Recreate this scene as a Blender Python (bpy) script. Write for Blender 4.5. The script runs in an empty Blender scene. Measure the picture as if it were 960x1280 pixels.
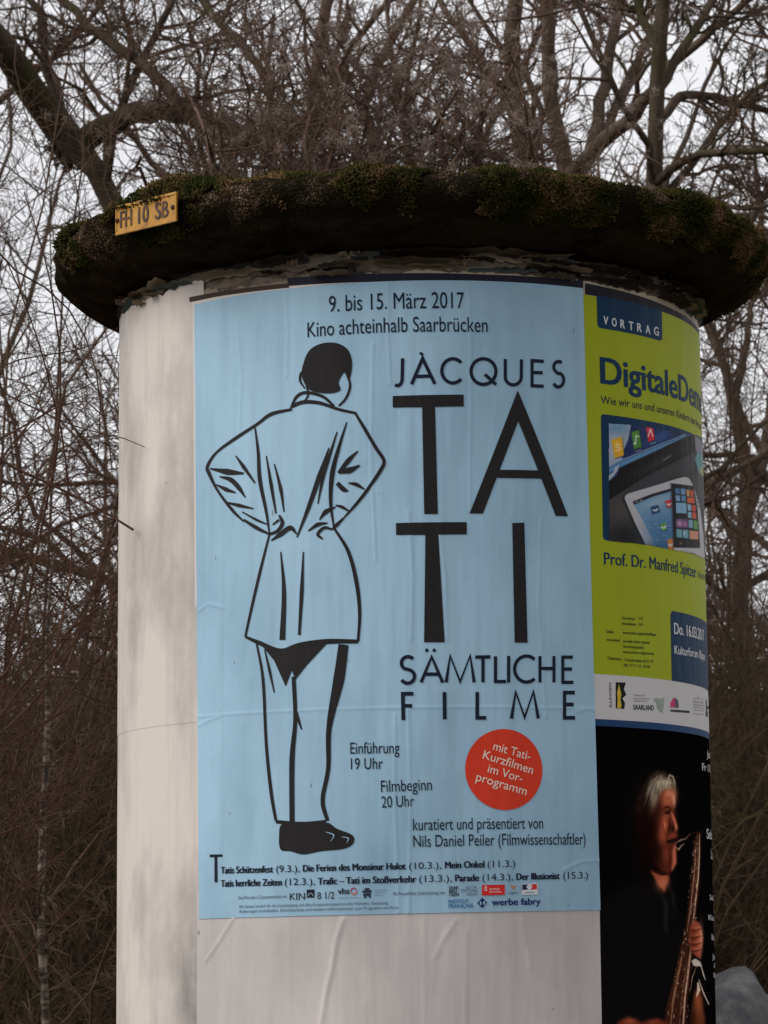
import bpy, bmesh, math, random
import numpy as np
from mathutils import Vector, noise, geometry

# ------------------------------------------------------------------ camera, sky, sun, exposure
SC = bpy.context.scene
COL = SC.collection
EYE = 1.55                                   # camera height above the ground
CAM_F, CAM_D, TILT, YAW, ROLL = 3739.06, 6.15128, .14453, .00902, -.00819
R_COL = .6037                                # radius of the papered column


def cam_axes():
    cy, sy, ct, st, cr, sr = math.cos(YAW), math.sin(YAW), math.cos(TILT), math.sin(TILT), math.cos(ROLL), math.sin(ROLL)
    Rz = np.array([[cy, -sy, 0], [sy, cy, 0], [0, 0, 1]])
    f = Rz @ np.array([0, ct, st]); u0 = Rz @ np.array([0, -st, ct]); r0 = Rz @ np.array([1, 0, 0])
    return cr * r0 + sr * u0, -sr * r0 + cr * u0, f


AX_R, AX_U, AX_F = cam_axes()
CAM_P = np.array([0, -CAM_D, EYE])
cd = bpy.data.cameras.new('camera')
cd.sensor_fit = 'VERTICAL'; cd.sensor_height = 36.0
cd.lens = CAM_F / 1280 * 36.0
cd.clip_start = .1; cd.clip_end = 600
cd.dof.use_dof = True; cd.dof.focus_distance = 5.62; cd.dof.aperture_fstop = 19.0
cam = bpy.data.objects.new('camera', cd); COL.objects.link(cam)
from mathutils import Matrix
cam.matrix_world = Matrix(((AX_R[0], AX_U[0], -AX_F[0], CAM_P[0]), (AX_R[1], AX_U[1], -AX_F[1], CAM_P[1]),
                           (AX_R[2], AX_U[2], -AX_F[2], CAM_P[2]), (0, 0, 0, 1)))
SC.camera = cam

SUN_EL, SUN_AZ = math.radians(38), math.radians(-68)   # azimuth from the camera-facing side of the column, to the left
SUN_DIR = Vector((math.sin(SUN_AZ) * math.cos(SUN_EL), -math.cos(SUN_AZ) * math.cos(SUN_EL), math.sin(SUN_EL)))
world = bpy.data.worlds.new('World'); SC.world = world; world.use_nodes = True
nt = world.node_tree; nt.nodes.clear()
wo = nt.nodes.new('ShaderNodeOutputWorld'); bg = nt.nodes.new('ShaderNodeBackground')
sky = nt.nodes.new('ShaderNodeTexSky'); sky.sky_type = 'NISHITA'; sky.sun_disc = False
sky.sun_elevation = SUN_EL; sky.sun_rotation = math.atan2(SUN_DIR.x, SUN_DIR.y)
tcw = nt.nodes.new('ShaderNodeTexCoord'); nz = nt.nodes.new('ShaderNodeTexNoise')
nz.inputs['Scale'].default_value = 3.0; nz.inputs['Detail'].default_value = 5
cr = nt.nodes.new('ShaderNodeValToRGB')      # the overcast cloud deck
cr.color_ramp.elements[0].position = .3; cr.color_ramp.elements[0].color = (5.4, 5.35, 5.5, 1)
cr.color_ramp.elements[1].position = .75; cr.color_ramp.elements[1].color = (6.9, 6.8, 6.8, 1)
mixw = nt.nodes.new('ShaderNodeMixRGB'); mixw.inputs[0].default_value = .9
nt.links.new(tcw.outputs['Generated'], nz.inputs['Vector']); nt.links.new(nz.outputs['Fac'], cr.inputs[0])
spw = nt.nodes.new('ShaderNodeSeparateXYZ'); nt.links.new(tcw.outputs['Generated'], spw.inputs[0])
thin = nt.nodes.new('ShaderNodeMapRange'); thin.inputs[1].default_value = -.6; thin.inputs[2].default_value = .9; thin.inputs[3].default_value = .78; thin.inputs[4].default_value = 1.06
nt.links.new(spw.outputs[1], thin.inputs[0])                # deck brightness graded by direction, added so the sky brightens without lighting the column
mulw = nt.nodes.new('ShaderNodeVectorMath'); mulw.operation = 'SCALE'; nt.links.new(cr.outputs[0], mulw.inputs[0]); nt.links.new(thin.outputs[0], mulw.inputs['Scale'])
nt.links.new(sky.outputs[0], mixw.inputs[1]); nt.links.new(mulw.outputs[0], mixw.inputs[2])
nt.links.new(mixw.outputs[0], bg.inputs[0]); bg.inputs[1].default_value = .1
nt.links.new(bg.outputs[0], wo.inputs[0])

sd = bpy.data.lights.new('sun', 'SUN'); sd.energy = 1.5; sd.angle = math.radians(35); sd.color = (1, .945, .885)
sun = bpy.data.objects.new('sun', sd); COL.objects.link(sun); sun.location = (-8, -8, 12)
sun.rotation_euler = SUN_DIR.to_track_quat('Z', 'Y').to_euler()
SC.view_settings.view_transform = 'Standard'; SC.view_settings.look = 'None'
SC.view_settings.gamma = 1; SC.view_settings.use_curve_mapping = False
SC.view_settings.exposure = 0.6
SC.cycles.max_bounces = 6; SC.cycles.diffuse_bounces = 3; SC.cycles.transparent_max_bounces = 4

rng = np.random.default_rng(7)
random.seed(5)


# ------------------------------------------------------------------ helpers
def lin(c):
    return tuple(((v / 255) / 12.92 if v / 255 <= .04045 else ((v / 255 + .055) / 1.055) ** 2.4) for v in c) + (1.0,)


class Nodes:
    def __init__(s, name):
        s.m = bpy.data.materials.new(name); s.m.use_nodes = True
        s.t = s.m.node_tree; s.b = s.t.nodes['Principled BSDF']

    def n(s, kind, **kw):
        x = s.t.nodes.new('ShaderNode' + kind)
        for k, v in kw.items():
            x.inputs[k].default_value = v
        return x

    def l(s, a, b): s.t.links.new(a, b)

    def pos(s, scale=(1, 1, 1)):
        g = s.n('NewGeometry'); mp = s.n('Mapping'); mp.inputs['Scale'].default_value = scale
        s.l(g.outputs['Position'], mp.inputs['Vector']); return mp.outputs[0]

    def noise(s, vec, scale, detail=4, rough=.55):
        x = s.n('TexNoise', Scale=scale, Detail=detail, Roughness=rough); s.l(vec, x.inputs['Vector']); return x.outputs['Fac']

    def ramp(s, fac, stops):
        r = s.n('ValToRGB'); e = r.color_ramp.elements
        while len(e) < len(stops): e.new(.5)
        for q, (p, c) in zip(e, stops): q.position = p; q.color = c
        s.l(fac, r.inputs[0]); return r.outputs[0]

    def mix(s, fac, a, b, mode='MIX'):
        m = s.n('MixRGB'); m.blend_type = mode
        for i, v in ((0, fac), (1, a), (2, b)):
            if hasattr(v, 'is_linked'): s.l(v, m.inputs[i])
            else: m.inputs[i].default_value = v
        return m.outputs[0]

    def bump(s, h, strength, dist, prev=None):
        b = s.n('Bump', Strength=strength, Distance=dist); s.l(h, b.inputs['Height'])
        if prev is not None: s.l(prev, b.inputs['Normal'])
        return b.outputs[0]


G = lambda v: (v, v, v, 1)
PAPER_CACHE = {}


def paper_bump(k):
    """pasted paper: long soft vertical ripples and a fine weave, the same for the sheet and the ink on it"""
    b1 = k.bump(k.noise(k.pos((9, 9, 1.3)), 1.0, 3), .45, .02)
    b2 = k.bump(k.noise(k.pos((40, 40, 7)), 1.0, 2), .12, .006, b1)
    k.l(b2, k.b.inputs['Normal'])


def paper(name, rgb, dirt=(120, 115, 108), amount=.35, rough=.6, spec=.2):
    k = Nodes(name)
    p = k.pos((2.2, 2.2, 1.2)); d = k.ramp(k.noise(p, 2.0, 6, .6), [(.42, G(0)), (.75, G(amount))])
    c = k.mix(d, lin(rgb), lin(dirt))
    st = k.ramp(k.noise(k.pos((26, 26, 1.2)), 1.0, 3), [(.52, G(0)), (.72, G(amount * .45))])
    c = k.mix(st, c, lin(tuple(v * .8 for v in rgb)))
    sk = k.ramp(k.noise(k.pos((1, 1, .55)), 55, 2), [(.765, G(0)), (.79, G(amount))]); c = k.mix(sk, c, lin((78, 70, 64)))      # flecks of dirt and staple holes
    k.l(c, k.b.inputs['Base Color']); k.b.inputs['Roughness'].default_value = rough
    k.b.inputs['Specular IOR Level'].default_value = spec
    paper_bump(k)
    return k.m


def ink(rgb, rough=.55):
    key = tuple(rgb)
    if key not in PAPER_CACHE:
        k = Nodes('printing_ink_%d' % len(PAPER_CACHE))
        f = k.noise(k.pos((20, 20, 6)), 3.0, 4)
        c = k.mix(k.ramp(f, [(.35, G(0)), (.8, G(.16))]), lin(rgb), lin(tuple(min(255, v * 1.12 + 14) for v in rgb)))
        k.l(c, k.b.inputs['Base Color']); k.b.inputs['Roughness'].default_value = rough
        k.b.inputs['Specular IOR Level'].default_value = .12
        paper_bump(k); PAPER_CACHE[key] = k.m
    return PAPER_CACHE[key]


def link(name, me, mat=None, parent=None):
    o = bpy.data.objects.new(name, me); COL.objects.link(o)
    if mat is not None: me.materials.append(mat)
    if parent is not None: o.parent = parent
    return o


def thing(name, label, cat, loc=(0, 0, 0), group=None):
    o = bpy.data.objects.new(name, None); COL.objects.link(o); o.location = loc; o.empty_display_size = .2
    return tag(o, label, cat, group)


def tag(o, label, cat, group=None):
    o['label'] = label; o['category'] = cat
    if group: o['group'] = group
    return o


def mesh_np(name, V, F, smooth=True):
    """fast mesh from arrays; F is (n,4) or (n,3)"""
    me = bpy.data.meshes.new(name); F = np.asarray(F, np.int32); n, w = F.shape
    me.vertices.add(len(V)); me.vertices.foreach_set('co', np.asarray(V, np.float32).ravel())
    me.loops.add(n * w); me.loops.foreach_set('vertex_index', F.ravel())
    me.polygons.add(n); me.polygons.foreach_set('loop_start', np.arange(0, n * w, w, dtype=np.int32))
    if smooth: me.polygons.foreach_set('use_smooth', np.ones(n, bool))
    me.update(calc_edges=True); return me


def unit(v):
    return v / np.maximum(np.linalg.norm(v, axis=-1, keepdims=True), 1e-9)


def tubes(P, Rd, k):
    """(B,N,3) centre lines and (B,N) radii -> verts, quads"""
    B, N = P.shape[:2]
    T = np.empty_like(P); T[:, 1:-1] = P[:, 2:] - P[:, :-2]; T[:, 0] = P[:, 1] - P[:, 0]; T[:, -1] = P[:, -1] - P[:, -2]
    T = unit(T); mean = unit(P[:, -1] - P[:, 0])
    ref = np.where(np.abs(mean[:, 2:3]) < .8, np.array([[0, 0, 1.0]]), np.array([[1.0, 0, 0]]))[:, None, :]
    A = unit(np.cross(T, ref)); Bn = np.cross(T, A)
    a = np.arange(k) * 2 * math.pi / k
    V = P[:, :, None, :] + Rd[:, :, None, None] * (np.cos(a)[None, None, :, None] * A[:, :, None, :] + np.sin(a)[None, None, :, None] * Bn[:, :, None, :])
    i = np.arange(B)[:, None, None] * N * k + np.arange(N - 1)[None, :, None] * k + np.arange(k)[None, None, :]
    j = np.arange(B)[:, None, None] * N * k + np.arange(N - 1)[None, :, None] * k + ((np.arange(k) + 1) % k)[None, None, :]
    return V.reshape(-1, 3), np.stack([i, j, j + k, i + k], -1).reshape(-1, 4)


def tube_mesh(name, lots):
    Vs, Fs, o = [], [], 0
    for P, Rd, k in lots:
        v, f = tubes(P, Rd, k); Vs.append(v); Fs.append(f + o); o += len(v)
    return mesh_np(name, np.concatenate(Vs), np.concatenate(Fs))


def resample(pts, rad, n):
    pts = np.asarray(pts, float); rad = np.asarray(rad, float)
    d = np.concatenate([[0], np.cumsum(np.linalg.norm(np.diff(pts, axis=0), axis=1))]); t = np.linspace(0, d[-1], 5 * n)
    q = np.stack([np.interp(t, d, pts[:, i]) for i in range(3)], 1); r = np.interp(t, d, rad)
    ker = np.ones(5) / 5
    for _ in range(3):
        qq = np.stack([np.convolve(np.pad(q[:, i], 2, mode='edge'), ker, 'valid') for i in range(3)], 1); qq[0] = q[0]; qq[-1] = q[-1]; q = qq
    idx = np.linspace(0, len(q) - 1, n).round().astype(int)
    return q[idx], r[idx]


def grow(P, Rd, n, ratio, npts, ang=(25, 65), up=.0, wig=.18, tmin=.15, rmin=.0016, lmax=9, rg=rng, rr=.6, tip=.35):
    """children of every branch in P: (B,N,3) -> (B*n,npts,3)"""
    B, N = P.shape[:2]
    L = np.linalg.norm(np.diff(P, axis=1), axis=2).sum(1)
    par = np.repeat(np.arange(B), n); M = len(par)
    t = rg.uniform(tmin, 1, M); x = t * (N - 1); i = np.minimum(x.astype(int), N - 2); f = (x - i)[:, None]
    p0 = P[par, i] * (1 - f) + P[par, i + 1] * f
    tan = unit(P[par, i + 1] - P[par, i]); r0 = (Rd[par, i] * (1 - f[:, 0]) + Rd[par, i + 1] * f[:, 0])
    rnd = rg.normal(size=(M, 3)); side = unit(np.cross(tan, rnd))
    a = np.radians(rg.uniform(ang[0], ang[1], M))[:, None]
    d = np.cos(a) * tan + np.sin(a) * side
    ln = np.minimum(L[par] * ratio * rg.uniform(.45, 1.25, M) * (1.1 - .6 * t), lmax)
    out = np.empty((M, npts, 3)); out[:, 0] = p0; step = (ln / (npts - 1))[:, None]
    for k in range(1, npts):
        d = unit(d + wig * rg.normal(size=(M, 3)) + np.array([0, 0, up]))
        out[:, k] = out[:, k - 1] + d * step
    ra = np.maximum(np.minimum(r0 * rr, ln * .022 + .001), rmin)
    R2 = np.maximum(ra[:, None] * np.linspace(1, tip, npts)[None], rmin * .8)
    return out, R2


def at(px, py, depth):
    """point at a given depth along the view axis, for standing background things where the photo has them"""
    return CAM_P + depth * (AX_F + AX_R * (px - 480) / CAM_F + AX_U * (640 - py) / CAM_F)


# ------------------------------------------------------------------ materials of the setting
def bark(name, c1, c2, moss=None, scale=6, bump=.4):
    k = Nodes(name)
    f = k.noise(k.pos((1, 1, .35)), scale * 4, 6, .65)
    c = k.mix(k.ramp(f, [(.3, G(0)), (.7, G(1))]), lin(c1), lin(c2))
    if moss: c = k.mix(k.ramp(k.noise(k.pos(), 2.2, 4), [(.48, G(0)), (.62, G(.75))]), c, lin(moss))
    k.l(c, k.b.inputs['Base Color']); k.b.inputs['Roughness'].default_value = .9; k.b.inputs['Specular IOR Level'].default_value = .1
    k.l(k.bump(f, bump, .02), k.b.inputs['Normal'])
    return k.m


M_BARK = bark('mossy_bark', (62, 54, 46), (90, 79, 68), (62, 60, 40))
M_BARK2 = bark('grey_bark', (74, 64, 56), (104, 92, 82))
M_TWIG = bark('brown_twigs', (66, 54, 46), (102, 84, 72), None, 2)
M_TWIG2 = bark('grey_brown_twigs', (80, 64, 55), (112, 92, 80), None, 2)
M_CANE = bark('reddish_canes', (56, 40, 34), (92, 68, 56), None, 8)
M_BRUSH = bark('dead_brush', (66, 54, 45), (112, 94, 76), (72, 70, 40), 2)


def ground_mat():
    k = Nodes('leaf_litter')
    f = k.noise(k.pos(), 9, 8, .7); f2 = k.noise(k.pos(), .5, 4)
    c = k.ramp(f, [(.25, lin((52, 40, 30))), (.5, lin((92, 72, 50))), (.75, lin((120, 98, 70)))])
    c = k.mix(k.ramp(f2, [(.5, G(0)), (.65, G(.7))]), c, lin((68, 74, 42)))
    k.l(c, k.b.inputs['Base Color']); k.b.inputs['Roughness'].default_value = .95
    k.l(k.bump(f, .8, .05), k.b.inputs['Normal']); return k.m


def terrain_z(x, y):
    """flat round the column, a wooded bank rising behind"""
    s = np.clip((y - 13) / 26, 0, 1); s = s * s * (3 - 2 * s)
    return s * (4.2 + .7 * np.sin(x * .11 + 1) + .35 * np.sin(x * .37)) + .02 * np.sin(x * 1.3) * np.sin(y * 1.1) * np.clip(np.hypot(x, y) - 1.2, 0, 1)


def build_ground():
    xs = np.concatenate([np.linspace(-300, -30, 28)[:-1], np.linspace(-30, 30, 121), np.linspace(30, 300, 28)[1:]])
    ys = np.concatenate([np.linspace(-120, -8, 24)[:-1], np.linspace(-8, 48, 113), np.linspace(48, 380, 40)[1:]])
    X, Y = np.meshgrid(xs, ys); Z = terrain_z(X, Y)
    V = np.stack([X, Y, Z], -1).reshape(-1, 3); nx = len(xs); ny = len(ys)
    i = (np.arange(ny - 1)[:, None] * nx + np.arange(nx - 1)[None]).ravel()
    o = link('ground', mesh_np('ground', V, np.stack([i, i + 1, i + nx + 1, i + nx], 1)), ground_mat())
    o['kind'] = 'structure'
    # paved footpath in front, where the photographer stands
    k = Nodes('asphalt_path'); f = k.noise(k.pos(), 60, 6, .7)
    k.l(k.ramp(f, [(.3, lin((58, 57, 56))), (.7, lin((84, 82, 80)))]), k.b.inputs['Base Color']); k.b.inputs['Roughness'].default_value = .9
    k.l(k.bump(f, .4, .01), k.b.inputs['Normal'])
    b = bmesh.new()
    vs = [b.verts.new(p) for p in ((-60, -9.5, .03), (60, -9.5, .03), (60, -3.2, .03), (-60, -3.2, .03))]; b.faces.new(vs)
    me = bpy.data.meshes.new('footpath'); b.to_mesh(me); b.free()
    o = link('footpath', me, k.m); o['kind'] = 'structure'


build_ground()


# ------------------------------------------------------------------ trees and brush
def mk(parent, trunk_lots, crown_lots, mt, mc, crown='crown'):
    link('trunk', tube_mesh('trunk', trunk_lots), mt, parent)
    link(crown, tube_mesh(crown, crown_lots), mc, parent)


def limb_set(limbs, n=16):
    """[(points, radii)] -> arrays"""
    q = [resample(p, r, n) for p, r in limbs]
    return np.stack([a for a, _ in q]), np.stack([b for _, b in q])


def rough_limb(P, R, amp, rg):
    w = rg.normal(size=P.shape) * R[..., None] * amp; w[:, 0] = 0; return P + w


def px_limb(pts, D):
    """limb given as (x, y, half width in photo pixels, extra depth)"""
    P = [at(x, y, D + dz) for x, y, w, dz in pts]; R = [w * (D + dz) / CAM_F for x, y, w, dz in pts]
    return np.array(P), np.array(R)


def ground_pt(px, D):
    p = at(px, 1184, D); p[2] = float(terrain_z(p[0], p[1])) - .1; return p


def hero_tree(name, label, D, limbs, foot, counts, seed, mt=M_BARK, mc=M_TWIG, up=.03, wig=.27, group='bare trees behind the column'):
    rg = np.random.default_rng(seed)
    L = [px_limb(l, D) for l in limbs]
    base = ground_pt(foot[0], D); t = thing(name, label, 'tree', tuple(base), group)
    P0, R0 = L[foot[1]]                                       # the limb that carries on down to the ground
    tr = np.array([P0[0] + (base - P0[0]) * f for f in (1, .66, .33)]); r0 = R0[0]
    tr[1] += rg.normal(size=3) * .06
    L[foot[1]] = (np.concatenate([tr, P0]), np.concatenate([[r0 * 1.7, r0 * 1.25, r0 * 1.12], R0]))
    P, R = limb_set(L, 28); P = rough_limb(P, R, .16, rg)
    n1, n2, n3, n4 = counts
    A, a = grow(P, R, n1, .42, 10, (30, 70), up, wig, .2, .005, 3.2, rg, .5, .12)
    B_, b = grow(A, a, n2, .5, 7, (25, 65), up, wig * 1.1, .12, .0035, 1.5, rg)
    C, c = grow(B_, b, n3, .55, 6, (25, 65), up, wig * 1.2, .1, .0023, .8, rg)
    E, e = grow(C, c, n4, .6, 4, (20, 60), up, wig, .1, .0017, .45, rg)
    off = base[None, None]
    mk(t, [(P - off, R, 10), (A - off, a, 6)], [(B_ - off, b, 5), (C - off, c, 4), (E - off, e, 3)], mt, mc)
    return t


# old tree at the left: limb falling from the upper left into a fork, arching branch to the right, trunk down behind the column
hero_tree('gnarled_tree', 'old tree with mossy limb bending into a low fork above left end of cap', 15.0, [
    [(214, 520, 17, .2), (180, 380, 16, .1), (146, 262, 14, 0), (122, 212, 14, 0), (98, 182, 19, 0), (72, 158, 21, 0), (44, 118, 19, -.2), (14, 72, 18, -.4), (-40, 10, 17, -.7), (-120, -120, 16, -1.2), (-200, -330, 10, -1.8)],
    [(86, 188, 17, 0), (110, 170, 16, 0), (136, 158, 15, -.1), (165, 145, 14, -.2), (200, 138, 14, -.3), (232, 141, 16, -.4), (258, 150, 15, -.5), (300, 168, 12, -.6), (352, 176, 9, -.8), (420, 160, 6, -1.1)],
    [(80, 178, 14, 0), (84, 198, 11, 0), (86, 212, 4, 0)],
    [(232, 141, 9, -.4), (212, 112, 8, -.3), (184, 84, 7, -.2), (152, 62, 7, -.1), (110, 32, 6, .1), (60, -20, 5, .3), (0, -90, 3, .5)],
    [(352, 176, 6, -.8), (330, 90, 6, -.9), (306, 60, 6, -.8), (262, 15, 5, -.5), (220, -60, 4, -.3)],
], (240, 0), (15, 8, 6, 4), 11, M_BARK, M_TWIG)

# many-stemmed tree behind the middle and right of the cap
hero_tree('multi_stemmed_tree', 'bare tree with several upright grey stems above the middle of cap', 18.0, [
    [(700, 420, 15, 0), (690, 300, 13, 0), (655, 215, 11, 0), (640, 140, 11, .1), (640, 70, 11, .2), (644, 0, 10, .3), (640, -160, 8, .5), (620, -420, 5, .8)],
    [(715, 330, 12, 0), (712, 250, 12, -.1), (704, 200, 11, -.1), (690, 130, 10, -.1), (684, 60, 9, -.2), (683, 0, 9, -.2), (690, -150, 7, -.4), (670, -420, 4, -.4)],
    [(712, 250, 10, 0), (738, 190, 9, .2), (748, 150, 8, .3), (758, 100, 8, .4), (766, 50, 7, .4), (777, 0, 7, .5), (800, -140, 5, .6), (850, -360, 3, .8)],
    [(700, 240, 11, 0), (735, 192, 10, -.3), (765, 168, 10, -.5), (790, 146, 9, -.7), (812, 116, 8, -.8), (836, 84, 7, -1), (862, 62, 6, -1.1), (900, 28, 5, -1.3), (960, -20, 4, -1.6), (1040, -70, 3, -2)],
    [(752, 180, 6, .2), (770, 132, 6, .4), (800, 70, 5, .6), (826, 20, 5, .8), (860, -80, 4, 1)],
    [(640, 140, 6, .1), (600, 70, 5, .4), (560, 20, 4, .6), (520, -60, 3, .9)],
    [(640, 200, 5, .1), (580, 180, 5, -.4), (520, 150, 4, -.7), (450, 90, 3, -1), (400, 20, 2, -1.2)],
], (705, 0), (10, 7, 6, 3), 23, M_BARK2, M_TWIG2, .04)

hero_tree('forked_tree', 'straight dark trunk with side branches reaching out over right end of cap', 14.0, [
    [(822, 520, 13, 0), (816, 330, 12, 0), (817, 240, 11, 0), (819, 170, 10, 0), (822, 90, 10, 0), (830, 0, 9, 0), (826, -160, 8, .1), (838, -440, 5, .3)],
    [(817, 232, 7, 0), (840, 210, 6, -.2), (870, 194, 5, -.4), (905, 190, 5, -.6), (960, 188, 4, -.9), (1060, 170, 3, -1.2)],
    [(818, 160, 6, 0), (850, 120, 6, .2), (880, 118, 5, .3), (925, 130, 5, .5), (960, 138, 4, .6), (1050, 160, 3, .8)],
    [(822, 60, 6, 0), (800, 20, 6, .2), (790, -40, 5, .3), (770, -180, 3, .5)],
    [(820, 120, 6, 0), (848, 70, 6, .1), (880, 20, 5, .3), (910, -40, 4, .5), (970, -160, 3, .8)],
    [(817, 250, 5, 0), (850, 260, 4, -.3), (890, 250, 4, -.5), (930, 262, 3, -.7), (1000, 250, 2, -1)],
    [(816, 330, 6, 0), (870, 400, 5, .2), (905, 350, 4, .4), (960, 230, 4, .6), (1010, 120, 3, .8)],
], (822, 0), (11, 7, 6, 4), 31, M_BARK, M_TWIG, .03)

hero_tree('leaning_tree', 'blurred dark trunk rising right of the posters with drooping branches', 21.0, [
    [(928, 1080, 15, 0), (924, 960, 14, 0), (930, 860, 13, 0), (926, 740, 12, 0), (934, 640, 10, 0), (928, 570, 9, 0), (918, 500, 7, 0), (905, 450, 6, 0), (885, 395, 5, 0), (850, 300, 4, 0)],
    [(930, 575, 7, 0), (960, 600, 6, .2), (1010, 650, 4, .5)],
    [(934, 640, 9, 0), (960, 560, 8, .3), (975, 440, 7, .5), (990, 260, 5, .8), (1020, 40, 4, 1)],
    [(928, 690, 7, 0), (900, 640, 6, .3), (882, 600, 5, .5), (840, 560, 4, .8)],
    [(928, 780, 6, 0), (905, 745, 5, -.3), (880, 720, 4, -.5), (840, 700, 3, -.9)],
    [(918, 500, 6, 0), (930, 450, 5, .1), (938, 390, 4, .3), (950, 300, 3, .6)],
], (928, 0), (16, 8, 7, 4), 37, M_BARK2, M_TWIG2, .0, .24)


def wild_tree(seed, H, r0, n0=9):
    """tree of its own kind, grown upright; returns the two meshes"""
    rg = np.random.default_rng(seed)
    tr = np.array([[rg.normal() * .05 * z, rg.normal() * .05 * z, z] for z in np.linspace(0, H, 7)]); tr[0] = 0
    P, R = limb_set([(tr, np.linspace(r0, r0 * .18, 7))], 24)
    A, a = grow(P, R, n0 + 7, .42, 10, (28, 62), .07, .15, .13, .008, 4.2, rg)
    B_, b = grow(A, a, 7, .5, 8, (25, 60), .05, .18, .12, .005, 2, rg)
    C, c = grow(B_, b, 5, .55, 6, (25, 65), .03, .2, .1, .0028, 1.1, rg)
    E, e = grow(C, c, 4, .62, 4, (20, 60), .02, .2, .1, .0024, .6, rg)
    return tube_mesh('trunk', [(P, R, 10), (A, a, 6)]), tube_mesh('crown', [(B_, b, 5), (C, c, 3), (E, e, 3)])


def copy_thing(meshes, names, mats, root):
    for me, n, m in zip(meshes, names, mats):
        if not me.materials: me.materials.append(m)
        o = bpy.data.objects.new(n, me); COL.objects.link(o); o.parent = root


W1, W2 = wild_tree(101, 11, .17), wild_tree(202, 9, .13)
spots = [  # px, depth, mesh, rotation, scale, label
    (430, 27, 0, 2.2, 1.0, 'tall bare tree behind the grey seed heads'),
    (520, 23, 1, .9, 1.05, 'slender bare tree hidden up to its crown by the column'),
    (330, 24, 1, 4.0, .8, 'bare tree standing behind the yellow plate end of cap'),
    (-90, 29, 1, 5.6, 1.0, 'bare tree beyond the arching canes'),
    (1050, 27, 1, 1.2, 1.0, 'bare tree whose twigs reach into the right edge of view'),
    (-330, 25, 0, 4.4, 1.1, 'bare tree farthest left in the wood'),
    (1260, 24, 0, .2, 1.0, 'bare tree farthest right in the wood'),
]
for i, (px, D, v, rz, s, lb) in enumerate(spots):
    p = at(px, 1184, D)
    t = thing('bare_tree', lb, 'tree', (p[0], p[1], float(terrain_z(p[0], p[1])) - .08), 'bare trees of the wood')
    t.rotation_euler.z = rz; t.scale = (s, s, s)
    copy_thing((W1, W2)[v], ('trunk', 'crown'), (M_BARK2, (M_TWIG2, M_TWIG)[v]), t)


def bush(seed, H, n, spread, droop):
    rg = np.random.default_rng(seed); P = np.empty((n, 9, 3)); az = rg.uniform(0, 2 * math.pi, n)
    h = H * rg.uniform(.55, 1.1, n); out = spread * rg.uniform(.2, 1, n)
    for k in range(9):
        t = k / 8
        P[:, k, 0] = np.cos(az) * (out * t ** 1.4 + .12); P[:, k, 1] = np.sin(az) * (out * t ** 1.4 + .12)
        P[:, k, 2] = h * (t * (1 + droop) - droop * t * t)
    P += rg.normal(size=P.shape) * .035 * np.linspace(0, 1, 9)[None, :, None]
    R = rg.uniform(.008, .016, n)[:, None] * np.linspace(1, .3, 9)[None]
    A, a = grow(P, R, 9, .4, 7, (20, 60), .03, .22, .08, .003, 1.4, rg)
    B_, b = grow(A, a, 7, .55, 5, (25, 70), .0, .24, .08, .0022, .8, rg)
    C, c = grow(B_, b, 5, .6, 4, (25, 70), -.02, .22, .05, .0018, .4, rg)
    return tube_mesh('stems', [(P, R, 6)]), tube_mesh('twigs', [(A, a, 4), (B_, b, 3), (C, c, 3)])


B1, B2 = bush(301, 2.6, 44, 1.2, .35), bush(302, 3.3, 36, 1.4, .2)
bspots = [(30, 10.5, 0), (95, 13, 1), (150, 16.5, 0), (10, 15, 1), (70, 19, 0), (-70, 11.5, 1), (-120, 15, 0), (250, 12.5, 1), (370, 14, 0), (490, 12, 1), (600, 14, 0),
          (720, 12.5, 1), (830, 14.5, 0), (905, 15.5, 1), (955, 17, 0), (900, 19.5, 0), (1040, 13.5, 1), (940, 23, 1), (30, 23, 1), (110, 25, 0), (200, 20, 1), (320, 21, 0), (450, 20, 1), (560, 22, 0), (680, 20, 1), (790, 22, 0), (1120, 17, 0), (-230, 18, 1)]
blabels = ['brown leafless bush low at left edge of column', 'leafless bush standing behind the thin birch', 'taller leafless bush pressed against the left side of column', 'twiggy bush beneath the arching canes',
           'leafless bush up the bank beyond the birch', 'spreading leafless bush outside the left frame edge', 'low brown bush left of the birch', 'leafless bush straight behind the blank left sheet',
           'brown bush behind the drawn figure', 'leafless bush behind the middle of the blue poster', 'brown bush behind the red badge', 'leafless bush behind the dark concert poster', 'brown bush behind the green lecture poster',
           'leafless bush above the boulders at right', 'brown bush right of the leaning trunk', 'leafless bush on the bank behind the leaning trunk', 'brown bush beyond the second boulder', 'high leafless bush on the bank at right',
           'dense leafless bush far up the bank at left', 'brown bush far up the bank near the column', 'leafless bush on the bank behind the blank left sheet', 'brown bush on the bank below the yellow plate', 'leafless bush on the bank behind the figure',
           'brown bush on the bank below the seed heads', 'leafless bush on the bank below the grey stems', 'brown bush on the bank below the forked tree', 'low brown bush at the far right of the wood', 'spreading bush at the far left of the wood']
B3 = bush(303, 5.2, 12, 1.7, .6)
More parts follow.
